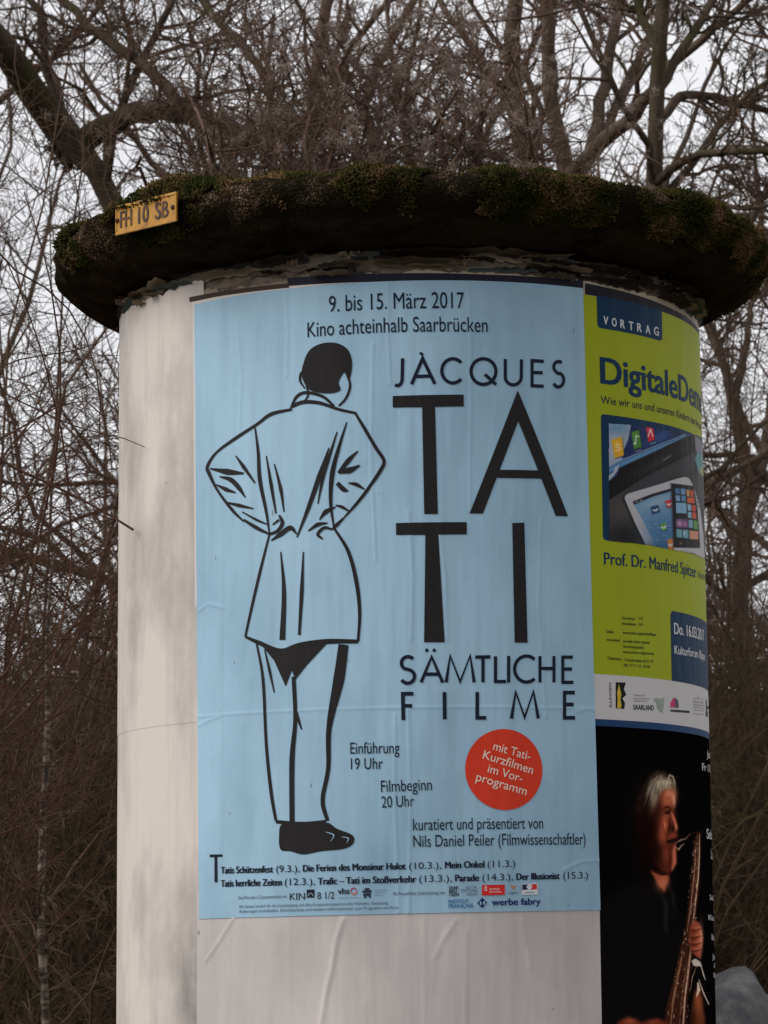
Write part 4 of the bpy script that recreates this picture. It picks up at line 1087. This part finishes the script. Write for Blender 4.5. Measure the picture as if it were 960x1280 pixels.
# printed photograph of tablets and a phone
pf = Print().poly(y1((143, 815), (148, 800), (160, 796), (420, 836), (690, 915), (745, 948)) + y2((758, 470), (690, 440), (420, 385), (172, 358), (160, 350), (155, 335))).build('photo_frame', OG, NB, lect)
pc = Picture(757, 884, 515, 705, .0011)
edge_ = y1((188, 850), (330, 858), (690, 918), (748, 950)) + y2((800, 480), (758, 468), (690, 438), (420, 386), (190, 362))
edge_[3:4] = y1((748, 950), (800, 990))
pc.over(np.ones(pc.X.shape), (50, 48, 50)); pc.blob(y2((250, 180))[0], 26, 30, (88, 82, 80), .7, -.5); pc.blob(y2((300, 330))[0], 22, 14, (26, 25, 28), .9)
pc.poly(y1((180, 840), (330, 850), (520, 876), (700, 908), (640, 935), (540, 975), (400, 1045), (290, 1095), (250, 1118), (232, 1160), (180, 1200)), (56, 88, 138), 1)
pc.poly(y1((180, 840), (330, 850), (322, 905), (312, 930), (296, 960), (286, 985), (276, 1010), (272, 1040), (262, 1062), (180, 1110)), (158, 170, 186), .8)
pc.blob(y1((230, 880))[0], 16, 8, (104, 150, 184), .9, -.1); pc.blob(y1((220, 990))[0], 9, 14, (190, 194, 200), .7)
pc.poly(y1((322, 850), (345, 866), (380, 862), (410, 858), (520, 876), (680, 906), (560, 955), (460, 990), (300, 1052), (272, 1052), (276, 1010), (300, 960)), (28, 46, 94), 1.5)
pc.blob(y1((500, 930))[0], 22, 7, (52, 90, 150), .8, -.45); pc.blob(y1((600, 905))[0], 12, 6, (30, 40, 80), .8, -.3)
pc.poly(y1((180, 1120), (270, 1076), (420, 1010), (560, 956), (640, 920), (646, 928), (560, 970), (400, 1042), (260, 1106), (180, 1150)), (98, 150, 190), 1.2, .9)
pc.line(y1((180, 1112), (262, 1070), (420, 1002), (560, 948), (640, 914)), [.8, .8], (170, 200, 220), .7)
pc.poly(y1((180, 1165), (215, 1140), (225, 1110), (250, 1095), (240, 1130), (214, 1165), (180, 1200)), (176, 184, 196), 1)
pc.poly(y1((180, 1205), (205, 1180), (235, 1160), (250, 1118), (400, 1048), (540, 978), (640, 930), (700, 915), (704, 1015), (560, 1090), (400, 1170), (180, 1310)), (17, 17, 21), 1)
pc.blob(y1((480, 1080))[0], 40, 5, (52, 52, 58), .7, -.5); pc.line(y1((512, 1068), (552, 1042)), [1.2, 1.2], (150, 150, 150), .8, .8); pc.blob(y1((592, 1135))[0], 3, 4, (120, 120, 128), .8)
pc.poly(y1((704, 1015), (560, 1090), (400, 1170), (250, 1275), (420, 1230), (560, 1165), (640, 1148), (704, 1100)), (60, 58, 62), 2)
pc.poly(y1((694, 915), (790, 960), (790, 1120), (700, 1010)), (132, 128, 142), 1.5); pc.poly(y1((696, 1060), (716, 1010), (752, 1060), (790, 1120), (760, 1180), (720, 1140)), (92, 148, 152), 1); pc.blob(y1((745, 1135))[0], 4, 6, (196, 180, 96), .8)
for a_, c_, mk_ in (((204, 948, 266, 930, 278, 1040, 222, 1056), (226, 172, 42), (250, 226, 170)), ((322, 902, 366, 890, 382, 990, 336, 1004), (78, 138, 52), (230, 236, 226)), ((410, 868, 448, 858, 460, 946, 420, 962), (214, 40, 58), (240, 224, 224)), ((546, 862, 566, 864, 570, 894, 550, 898), (222, 134, 56), (236, 190, 120))):
    q_ = y1(*[(a_[k_], a_[k_ + 1]) for k_ in (0, 2, 4, 6)]); pc.poly([(x_ + .8, y_ + 1.2) for x_, y_ in q_], (14, 20, 36), 2.2, .6); pc.poly(q_, c_, 1); cx_, cy_ = sum(x_ for x_, _ in q_) / 4, sum(y_ for _, y_ in q_) / 4
    pc.blob((cx_ - 2, cy_ - 5), 4, 4, tuple(min(255, v_ + 40) for v_ in c_), .5)
    if a_[0] == 204: pc.line([(cx_ + 3, cy_ - 3), (cx_ - 2, cy_ - 4), (cx_ - 2.5, cy_ - 1), (cx_ + 2.5, cy_ + .5), (cx_ + 2, cy_ + 3.5), (cx_ - 3, cy_ + 3.5)], [1.5, 1.5], mk_, .9)
    elif a_[0] == 322: pc.line([(cx_ - 1, cy_ + 5), (cx_ - .5, cy_ - 5), (cx_ + 3, cy_ - 3.5)], [1.3, 1.3], mk_, .9); pc.blob((cx_ - 2, cy_ + 5), 1.8, 1.5, mk_, 1)
    elif a_[0] == 410: pc.line([(cx_ - 3, cy_ + 4), (cx_, cy_ - 5), (cx_ + 3, cy_ + 4)], [1.4, 1.4], mk_, .9)
for x_, y_ in ((250, 1068), (362, 1012), (448, 968)): pc.line(y1((x_ - 16, y_ + 4), (x_ + 16, y_ - 6)), [1, 1], (190, 204, 220), .9, .7)
bd_ = y2((282, 112), (284, 98), (292, 88), (306, 80), (440, 40), (600, -10), (640, -18), (664, -8), (690, 40), (724, 140), (748, 330), (756, 470), (570, 420), (410, 392), (340, 250))
pc.poly([(x_ - 1.5, y_ + 2) for x_, y_ in bd_], (14, 13, 15), 5, .8); pc.poly(bd_, (190, 189, 194), 1); pc.line(bd_[10:13], [.8, .8], (120, 120, 126), .8)
for k_ in range(9):                                                       # keyboard keys beyond the white tablet
    for m_ in range(3): pc.line(y1((690 + m_ * 22 + k_ * 3, 1160 + k_ * 22), (706 + m_ * 22 + k_ * 3, 1176 + k_ * 22)), [2, 2], (84, 82, 92), 1, .7)
pc.poly(y2((330, 132), (440, 88), (575, 50), (580, 420), (470, 400), (400, 262)), (112, 154, 188), 1)
pc.blob(y2((520, 300))[0], 24, 18, (64, 112, 160), .9); pc.blob(y2((470, 130))[0], 22, 7, (150, 178, 200), .8, -.3); pc.blob(y2((500, 390))[0], 20, 8, (46, 86, 132), .8)
for k_ in range(26):
    x_, y_ = 400 + pc.rg.random() * 160, 215 + pc.rg.random() * 180; pc.line(y2((x_, y_), (x_ + 24, y_ - 2), (x_ + 44, y_ + 6)), [.3, .9, .3], (150, 182, 206) if k_ % 2 else (40, 78, 122), .8, .6)
pc.poly(y2((330, 128), (440, 84), (572, 46), (572, 62), (440, 102), (338, 148)), (22, 24, 32), .9); pc.line(y2((346, 132), (358, 128)), [1.2, 1.2], (180, 180, 180)); pc.line(y2((372, 124), (386, 119)), [1.2, 1.2], (180, 180, 180))
for q_, c_ in (((436, 160, 480, 148, 492, 190, 446, 204), (28, 62, 112)), ((520, 126, 562, 114, 566, 160, 532, 164), (212, 50, 52)), ((490, 262, 522, 252, 532, 292, 502, 304), (96, 158, 72)), ((534, 356, 570, 344, 572, 412, 540, 412), (214, 126, 54))):
    pts_ = y2(*[(q_[k_], q_[k_ + 1]) for k_ in (0, 2, 4, 6)]); pc.poly([(x_ - .5, y_ + 1) for x_, y_ in pts_], (30, 50, 80), 2, .6); pc.poly(pts_, c_, 1); cx_, cy_ = sum(x_ for x_, _ in pts_) / 4, sum(y_ for _, y_ in pts_) / 4
    pc.line([(cx_ - 2.6, cy_ + .8), (cx_ + .2, cy_ + 1.4), (cx_ + 2.6, cy_ - .6)], [2, 2.6, 2], (214, 222, 230), 1, .9)
pc.poly([(x_ - 1.2, y_ + .6) for x_, y_ in y2((557, 20), (690, 36), (728, 404), (572, 402))], (30, 40, 60), 3, .7)
pc.poly(y2((557, 20), (690, 36), (712, 180), (728, 402), (572, 400), (566, 200)), (15, 15, 19), .9)
for xa, ya, xb, yb, c in ((580, 48, 606, 82, (72, 120, 170)), (612, 50, 640, 86, (110, 150, 190)), (582, 90, 608, 124, (130, 164, 196)), (614, 92, 642, 126, (90, 136, 180)), (646, 56, 664, 96, (204, 150, 80)), (668, 60, 688, 100, (206, 82, 50)), (650, 104, 694, 136, (216, 92, 54)),
                          (584, 134, 646, 196, (130, 178, 212)), (652, 144, 674, 180, (150, 190, 214)), (678, 148, 700, 184, (214, 66, 50)), (654, 188, 676, 224, (140, 180, 204)), (680, 192, 704, 228, (216, 84, 46)), (586, 230, 652, 280, (96, 62, 110)), (658, 236, 684, 282, (126, 168, 190)), (688, 240, 712, 290, (96, 160, 70)),
                          (586, 290, 620, 340, (110, 164, 176)), (626, 294, 658, 344, (104, 160, 178)), (664, 300, 716, 350, (212, 150, 120))):
    pc.poly(y2((xa, ya), (xb, ya + 3), (xb + 2, yb + 3), (xa + 2, yb)), c, .8)
pc.blob(y2((606, 258))[0], 4, 4, (206, 170, 190), .9); pc.blob(y2((640, 262))[0], 3, 4, (190, 130, 170), .8); pc.blob(y2((632, 318))[0], 2, 3, (214, 226, 230), .7); pc.blob(y2((612, 376))[0], 1.6, 1.6, (190, 120, 60), .9)
pc.poly(y2((572, 402), (730, 406), (736, 470), (690, 452), (574, 428)), (196, 192, 194), 1); pc.line(y2((630, 420), (690, 430)), [2, 2], (160, 158, 164), 1.2, .6)
pc.grain(3.0); pc.build('printed_photo', OG + .0004, lect, pc.sdf(edge_))
# sponsor band
d = Print(); A = P(*y3((180, 290))[0]); V, F = font_mesh('ILLINGEN', .008); hgt = abs(P(*y3((180, 126))[0])[1] - A[1]); kx = hgt / (V[:, 0].max() - V[:, 0].min())
wd = (P(*y3((182, 200))[0])[0] - P(*y3((166, 200))[0])[0]) / CAP_H
d.add(np.column_stack([A[0] - V[:, 1] * wd, A[1] + (V[:, 0] - V[:, 0].min()) * kx, np.zeros(len(V))]), F); lg = d.build('sponsor_logo', OG, DK, lect, 0)
lg = Print().poly(y3((206, 122), (273, 124), (260, 170), (276, 205), (250, 230), (268, 262), (262, 300), (206, 296))).build('sponsor_logo', OG, ink((22, 22, 24)), lect, 0)
Print().poly(y3((226, 132), (234, 170), (242, 200), (236, 240), (244, 275), (238, 296), (214, 294), (218, 240), (214, 190), (222, 160))).build('logo_detail', OG + .0003, ink((206, 180, 60)), lg, 0)
Print().text('SAARLAND', y3((324, 304))[0], y3((460, 310))[0], 6.2, .01, 2).build('sponsor_logo', OG, DK, lect, 0)
d = Print()
for y, x2 in ((213, 400), (234, 432), (250, 418)): d.text('Staatskanzlei und Kultur'[:12 if x2 < 410 else 24], y3((326, y))[0], y3((x2, y + 3))[0], 2)
d.build('small_print', OG, ink((110, 110, 114)), lect, 0)
Print().poly(y3((456, 232), (480, 226), (500, 234), (530, 224), (526, 262), (524, 300), (516, 326), (500, 318), (480, 292), (476, 262))).build('sponsor_logo', OG, ink((150, 166, 154)), lect, 0)
lg = Print().poly(y3((570, 290), (568, 262), (586, 230), (596, 222), (602, 250), (594, 290))).build('sponsor_logo', OG, ink((206, 60, 110)), lect, 0)
Print().poly(y3((598, 226), (616, 236), (622, 262), (624, 292), (598, 292))).build('logo_detail', OG + .0002, ink((96, 86, 110)), lg, 0)
Print().poly(y3((570, 304), (696, 312), (696, 328), (570, 318))).build('logo_detail', OG, ink((46, 46, 50)), lg, 0)
d = Print()
for x in (724, 738, 752, 766, 780): d.brush(y3((x, 238 if x != 752 else 206), (x, 290)), [.0016, .0016])
for y in (228, 252, 272, 290, 306, 332): d.brush(y3((722, y), (792, y + 6)), [.0011, .0011], dz=.00004)
d.build('sponsor_logo', OG, ink((132, 132, 140)), lect, 0)
Print().poly(y3((804, 316), (818, 318), (818, 352), (804, 350))).poly(y3((804, 236), (810, 236), (814, 316), (806, 316))).poly(y3((814, 280), (828, 282), (824, 300), (814, 298))).build('sponsor_logo', OG, ink((34, 34, 38)), lect, 0)

# ---- the dark concert poster
conc = thing('concert_poster', 'dark concert poster printed with a white haired saxophone player', 'poster')
cz1 = gzb + .004
sheet('sheet', gs0, gs1, .70, cz1, .0012, paper('black_poster_paper', (11, 9, 10), (13, 11, 12), .3, .7, 0), conc, .01)
sheet('blue_band', gs0, gs1, gzb - .013, gzb, .0017, ink((26, 62, 106)), conc, .01)
pc = Picture(749, 892, 925, 1300, .0013); pc.over(np.ones(pc.X.shape), (11, 9, 10)); rr = pc.rg
pc.poly(y4((60, 420), (180, 335), (300, 285), (350, 262), (412, 358), (440, 300), (500, 420), (524, 620), (470, 800), (420, 1100), (60, 1100)), (17, 15, 16), 14)
pc.line(y4((414, 360), (424, 440), (420, 540), (444, 610)), [1, 6, 4, 1], (34, 32, 33), 4, .8); pc.line(y4((440, 310), (460, 380), (470, 470)), [1, 4, 1], (32, 31, 32), 3, .8); pc.line(y4((360, 280), (400, 370), (430, 420)), [1, 3, 1], (30, 29, 30), 3, .8)
# hair: soft grey mass, then strands
pc.poly(y3((350, 960), (372, 880), (410, 800), (440, 755), (480, 722), (530, 730), (550, 745), (572, 740), (592, 770), (602, 830), (600, 870), (560, 850), (500, 860), (480, 940), (440, 1000), (390, 1010)), (92, 78, 64), 9, .85)
pc.blob(y3((390, 930))[0], 11, 24, (30, 22, 18), .75); pc.blob(y3((420, 1030))[0], 14, 22, (34, 16, 12), .8)
# face
pc.poly(y3((492, 870), (530, 826), (570, 828), (596, 870), (604, 920), (600, 965), (608, 1030), (616, 1085), (614, 1118), (604, 1140), (606, 1165), (590, 1180), (560, 1190)) + y4((474, 92), (472, 130), (474, 200), (462, 235), (440, 264), (400, 250), (356, 200), (330, 120), (350, 40)), (88, 38, 26), 5)
pc.blob(y3((430, 1080))[0], 17, 42, (26, 12, 9), .95); pc.blob(y4((350, 150))[0], 16, 26, (22, 10, 8), .9); pc.blob(y3((480, 960))[0], 7, 16, (52, 24, 17), .8)
pc.blob(y3((560, 870))[0], 8, 9, (206, 124, 92), .95); pc.blob(y3((548, 920))[0], 7, 7, (178, 98, 70), .8); pc.blob(y3((592, 900))[0], 3, 9, (214, 140, 108), .8)
pc.blob(y3((530, 1070))[0], 6, 19, (172, 88, 62), .9, .1); pc.blob(y3((520, 1150))[0], 5, 9, (150, 72, 50), .8)
pc.line(y3((520, 968), (545, 950), (566, 960), (574, 985)), [1, 2.2, 2, 1], (58, 26, 18), 1.2); pc.blob(y3((554, 992))[0], 4.4, 3, (34, 14, 10), .95); pc.line(y3((530, 1008), (552, 1012), (568, 1000)), [.8, 1.4, .8], (150, 84, 62), 1, .8)
pc.line(y3((578, 990), (592, 1030), (606, 1075)), [2, 4, 3], (186, 104, 76), 1.6, .9); pc.blob(y3((588, 1098))[0], 3, 4, (36, 14, 10), .95); pc.line(y3((560, 1030), (566, 1080), (556, 1130), (544, 1160)), [1, 3, 2.4, 1], (52, 22, 16), 1.8, .85); pc.blob(y3((608, 1092))[0], 2, 4, (196, 112, 84), .8)
pc.blob(y3((592, 1140))[0], 5, 3, (140, 66, 50), .9); pc.blob(y4((452, 70))[0], 5, 3, (120, 52, 40), .8)
pc.line(y4((470, 105), (466, 150), (468, 200), (455, 240)), [2, 5, 5, 2], (186, 104, 78), 3, .9); pc.line(y4((440, 120), (446, 170), (436, 230)), [1, 3, 1], (58, 24, 17), 2, .8); pc.blob(y4((424, 160))[0], 5, 12, (132, 62, 44), .7)
pc.poly(y4((345, 246), (390, 262), (436, 262), (440, 290), (414, 356), (380, 312)), (150, 76, 54), 4); pc.blob(y4((405, 310))[0], 7, 8, (190, 108, 80), .8, .5); pc.line(y4((350, 238), (400, 258), (444, 262)), [2, 5, 2], (40, 16, 12), 3, .9)
for pts_, w_, c_ in ((((540, 900), (560, 896), (584, 904)), 1.0, (110, 52, 36)), (((536, 884), (560, 880), (586, 888)), .8, (120, 60, 42)), (((524, 1100), (538, 1130), (536, 1165)), 1.1, (96, 42, 30)), (((506, 1040), (520, 1080), (518, 1130)), 1.2, (84, 36, 26)),
                     (((500, 990), (514, 1000), (522, 1020)), 1.0, (84, 36, 26)), (((572, 850), (590, 880), (598, 930), (596, 965)), 1.3, (226, 156, 124)), (((600, 1046), (612, 1088), (606, 1108)), 1.2, (214, 136, 104)), (((550, 1006), (562, 1016), (574, 1008)), .9, (176, 100, 76)), (((528, 1045), (536, 1075), (532, 1100)), 2, (206, 122, 92))):
    pc.line(y3(*pts_), [.3, w_, .3], c_, 1, .8)
for i in range(150):                                                    # single strands catching the light
    t = rr.random(); x0 = 452 + t * 138 + rr.normal() * 8; y0 = 732 + abs(t - .45) * 60 + rr.random() * 60; L_ = rr.uniform(30, 150) * (1.15 - t); sw = rr.uniform(16, 52) * (1.05 - t)
    v_ = rr.uniform(.5, 1) * (1 if t > .25 else .75); pc.line(y3((x0, y0), (x0 - sw * .5, y0 + L_ * .45), (x0 - sw, y0 + L_)), [.3, rr.uniform(.7, 1.5), .3], (205 * v_, 188 * v_, 160 * v_), .9, .75)
pc.line(y3((556, 762), (566, 742), (586, 750), (600, 790), (600, 850)), [1, 1.8, 1.5, 1.2, .6], (176, 160, 136), 1, .9); pc.blob(y3((545, 790))[0], 7, 4, (190, 172, 146), .6); pc.blob(y3((470, 900))[0], 4, 14, (176, 160, 134), .6, .3)
# saxophone
sx = y4((586, 40), (606, 42), (604, 160), (600, 290), (582, 460), (562, 600), (566, 660), (552, 760), (540, 860), (534, 960), (530, 1100), (410, 1100), (424, 960), (450, 860), (474, 760), (500, 640), (522, 560), (540, 420), (562, 200), (570, 90))
pc.poly(sx, (58, 32, 23), 2.5); pc.poly(y4((545, 1100), (556, 970), (574, 880), (592, 850), (610, 920), (626, 1010), (630, 1100)), (96, 50, 32), 4); pc.blob(y4((592, 930))[0], 5, 16, (150, 80, 50), .8); pc.blob(y4((560, 1020))[0], 5, 16, (40, 22, 16), .8)
for a_, w, c_ in ((((598, 48), (597, 160), (590, 290), (570, 470), (552, 600)), 1.6, (208, 178, 150)), (((580, 120), (570, 270), (552, 430), (534, 560)), 1.3, (170, 128, 98)), (((590, 60), (588, 170), (576, 330)), .9, (120, 80, 60)), (((552, 650), (540, 760), (522, 900), (510, 1090)), 2.4, (196, 160, 136)),
                  (((512, 660), (490, 780), (462, 920), (442, 1090)), 1.4, (168, 122, 92)), (((534, 700), (518, 820), (500, 960), (490, 1090)), 1.2, (130, 84, 62)), (((500, 700), (474, 830), (446, 980)), 1.0, (140, 100, 76))):
    pc.line(y4(*a_), [w * .4, w, w, w * .6], c_, .9, .85)
for i in range(300):
    t = rr.random(); u_ = rr.uniform(-1, 1); xc = 584 - 34 * (t < .45) * t / .45 - (t >= .45) * (34 + 76 * (t - .45) / .55); hw = 14 + 44 * t ** 1.3; x = xc + u_ * hw; y = 60 + 1020 * t; a_ = rr.normal(1.85, .3) if rr.random() < .75 else rr.normal(.2, .4); q_ = rr.uniform(1.5, 8)
    c_ = ((214, 184, 156), (150, 104, 78), (26, 15, 12), (96, 48, 34))[rr.integers(4)]
    pc.line(y4((x - q_ * math.cos(a_), y - q_ * 1.7 * math.sin(a_)), (x, y), (x + q_ * math.cos(a_), y + q_ * 1.7 * math.sin(a_))), [.3, rr.uniform(.5, 1.1), .3], c_, .8, .85)
# mouthpiece, neck of the instrument, hands, cuff, rods
pc.line(y4((430, 92), (462, 86), (490, 84), (520, 80), (546, 58), (572, 44), (596, 44)), [3, 4.6, 4, 2, 1.6, 2, 2.6], (34, 19, 15), 1.2); pc.line(y4((474, 100), (500, 84), (524, 78), (550, 50)), [.6, 1.2, .8, .5], (196, 160, 130), .8, .8); pc.line(y4((476, 122), (490, 134), (500, 116), (518, 104)), [.8, 1.8, 1.4, .8], (176, 136, 104), .9, .9)
pc.poly(y4((552, 530), (576, 502), (596, 516), (610, 560), (616, 600), (610, 650), (604, 704), (582, 692), (556, 664), (542, 610), (548, 560)), (150, 76, 54), 2.5); pc.blob(y4((606, 590))[0], 2.4, 16, (206, 140, 112), .8); pc.blob(y4((562, 600))[0], 4, 16, (80, 34, 24), .7)
for y in (548, 586, 622, 656): pc.line(y4((546, y + 6), (572, y + 10), (608, y - 2)), [.8, 1.8, .8], (62, 26, 18), 1.1, .85); pc.line(y4((556, y - 8), (582, y - 6), (606, y - 14)), [.6, 1.6, .8], (196, 116, 86), 1.2, .6)
pc.poly(y4((556, 714), (576, 702), (602, 718), (612, 745), (596, 742), (580, 744), (566, 738)), (186, 174, 164), 1.6); pc.line(y4((604, 735), (620, 790), (628, 812)), [1, 1.5, .8], (190, 176, 160)); pc.line(y4((594, 812), (618, 880), (646, 940)), [.8, 1.6, 1.2], (186, 166, 150)); pc.line(y4((590, 830), (594, 866), (582, 902)), [2, 4, 1], (206, 182, 160), 1.4); pc.line(y4((580, 750), (560, 800), (552, 860)), [.6, 1.2, .6], (150, 120, 96))
pc.poly(y4((150, 1100), (176, 1030), (230, 1006), (300, 1036), (380, 1014), (432, 1034), (444, 1100)), (98, 42, 28), 5); pc.blob(y4((236, 1030))[0], 8, 4, (160, 80, 56), .8); pc.blob(y4((360, 1034))[0], 8, 4, (140, 66, 46), .7)
bgm = np.exp(-(pc.C.sum(-1) / 40) ** 2)[..., None]; pc.C = pc.C * (1.22 - .22 * bgm); pc.grain(1.2); pc.build('printed_photo', .0019, conc, None, 0)
for t_, zf, a, b, c, ref, w in (('Jazz', y3, (812, 622), (846, 630), 9, None, .008), ('Fr 17.03.', y3, (780, 708), (815, 716), 8.8, 'Fr ', .012), ('20', y3, (843, 822), (856, 826), 8, None, .008), ('Sebastian', y3, (810, 1162), (862, 1172), 12, 'Seba', .01),
                                 ('Laut', y4, (657, 180), (684, 186), 12, 'Lau', .01), ('Quartett', y4, (668, 290), (686, 296), 13, 'Qu', .01), ('Sebastian', y4, (650, 395), (684, 402), 6.5, 'Seba', .006), ('Klaus', y4, (643, 500), (680, 506), 6.5, 'Klau', .006),
                                 ('Bass', y4, (660, 604), (684, 608), 7, None, .006), ('Jazz', y4, (664, 704), (684, 708), 7, None, .006), ('8 €', y4, (672, 750), (684, 752), 6, None, .006), ('VVK', y4, (668, 804), (684, 808), 7, None, .006)):
    Print().text(t_, zf(a)[0], zf(b)[0], c, w, 2, ref=ref).build('event_lettering', .0025, ink((196, 196, 198)), conc)


# ---- yellow number plate on the rim
def plate():
    Rp = .761; c = [P(px, py, Rp) for px, py in ((147.5, 258.5), (223.5, 240.5), (223, 278), (146.8, 294))]
    s0 = (c[0][0] + c[3][0]) / 2; s1 = (c[1][0] + c[2][0]) / 2; zt = (c[0][1] + c[1][1]) / 2; zb = (c[2][1] + c[3][1]) / 2
    th0, th1 = s0 / R_COL, s1 / R_COL; thc = (th0 + th1) / 2; w = Rp * (th1 - th0); h = zt - zb
    t = thing('number_plate', 'yellow embossed metal plate with dark characters on mossy cap rim', 'sign plate', (Rp * math.sin(thc), -Rp * math.cos(thc), (zt + zb) / 2))
    t.rotation_euler = (math.radians(90), 0, thc)
    k = Nodes('yellow_enamel'); f = k.noise(k.pos(), 30, 6, .7)
    k.l(k.ramp(f, [(.3, lin((112, 72, 22))), (.46, lin((176, 124, 28))), (.8, lin((196, 148, 48)))]), k.b.inputs['Base Color']); k.b.inputs['Roughness'].default_value = .5
    def boxes(name, lst, m, bev=.0012):
        b = bmesh.new()
        for x0, x1, ya, yb, za, zb_ in lst:
            r = bmesh.ops.create_cube(b, size=1); 
            for v in r['verts']: v.co = Vector(((x0 + x1) / 2 + v.co.x * (x1 - x0), (ya + yb) / 2 + v.co.y * (yb - ya), (za + zb_) / 2 + v.co.z * (zb_ - za)))
        bmesh.ops.bevel(b, geom=b.edges[:], offset=bev, segments=2, affect='EDGES')
        me = bpy.data.meshes.new(name); b.to_mesh(me); b.free(); return link(name, me, m, t)
    boxes('plate', [(-w / 2, w / 2, -h / 2, h / 2, -.003, .0005)], k.m)
    e = .0055
    boxes('raised_border', [(-w / 2, w / 2, h / 2 - e, h / 2 + .0005, .0004, .0022), (-w / 2, w / 2, -h / 2 - .0005, -h / 2 + e, .0004, .0022), (-w / 2, -w / 2 + e * .8, -h / 2 + e, h / 2 - e, .0004, .0020), (w / 2 - e * .8, w / 2, -h / 2 + e, h / 2 - e, .0004, .0020)], k.m, .001)
    kd = Nodes('worn_black_enamel'); fd = kd.noise(kd.pos(), 60, 4)
    kd.l(kd.ramp(fd, [(.45, lin((42, 26, 18))), (.75, lin((120, 74, 26)))]), kd.b.inputs['Base Color']); kd.b.inputs['Roughness'].default_value = .6
    b = bmesh.new()
    for txt, x0, x1 in (('FH', -.42, -.23), ('10', -.12, .045), ('SB', .16, .365)):
        V, F = font_mesh(txt, 0); kx = (x1 - x0) * w / (V[:, 0].max() - V[:, 0].min()); ky = h * .56 / CAP_H
        for q in range(3):
            vs = [b.verts.new((x0 * w + (x - V[:, 0].min()) * kx + (q - 1) * .0009, -h * .28 + y * ky, .0018 + q * .00004)) for x, y in V]
            for f_ in F:
                try: b.faces.new([vs[i] for i in f_])
                except ValueError: pass
    r = bmesh.ops.extrude_face_region(b, geom=b.faces[:])
    for v in [g for g in r['geom'] if isinstance(g, bmesh.types.BMVert)]: v.co.z -= .0016
    bmesh.ops.recalc_face_normals(b, faces=b.faces[:])
    me = bpy.data.meshes.new('characters'); b.to_mesh(me); b.free(); link('characters', me, kd.m, t)
    for x in (.44, -.47):
        b = bmesh.new(); bmesh.ops.create_uvsphere(b, u_segments=16, v_segments=8, radius=.0048)
        for v in b.verts: v.co.z = v.co.z * .6 + .002; v.co.x += x * w
        kb = Nodes('rusty_bolt'); kb.b.inputs['Base Color'].default_value = lin((70, 34, 22)); kb.b.inputs['Roughness'].default_value = .8
        me = bpy.data.meshes.new('bolt'); b.to_mesh(me); b.free(); link('bolt', me, kb.m, t)


plate()
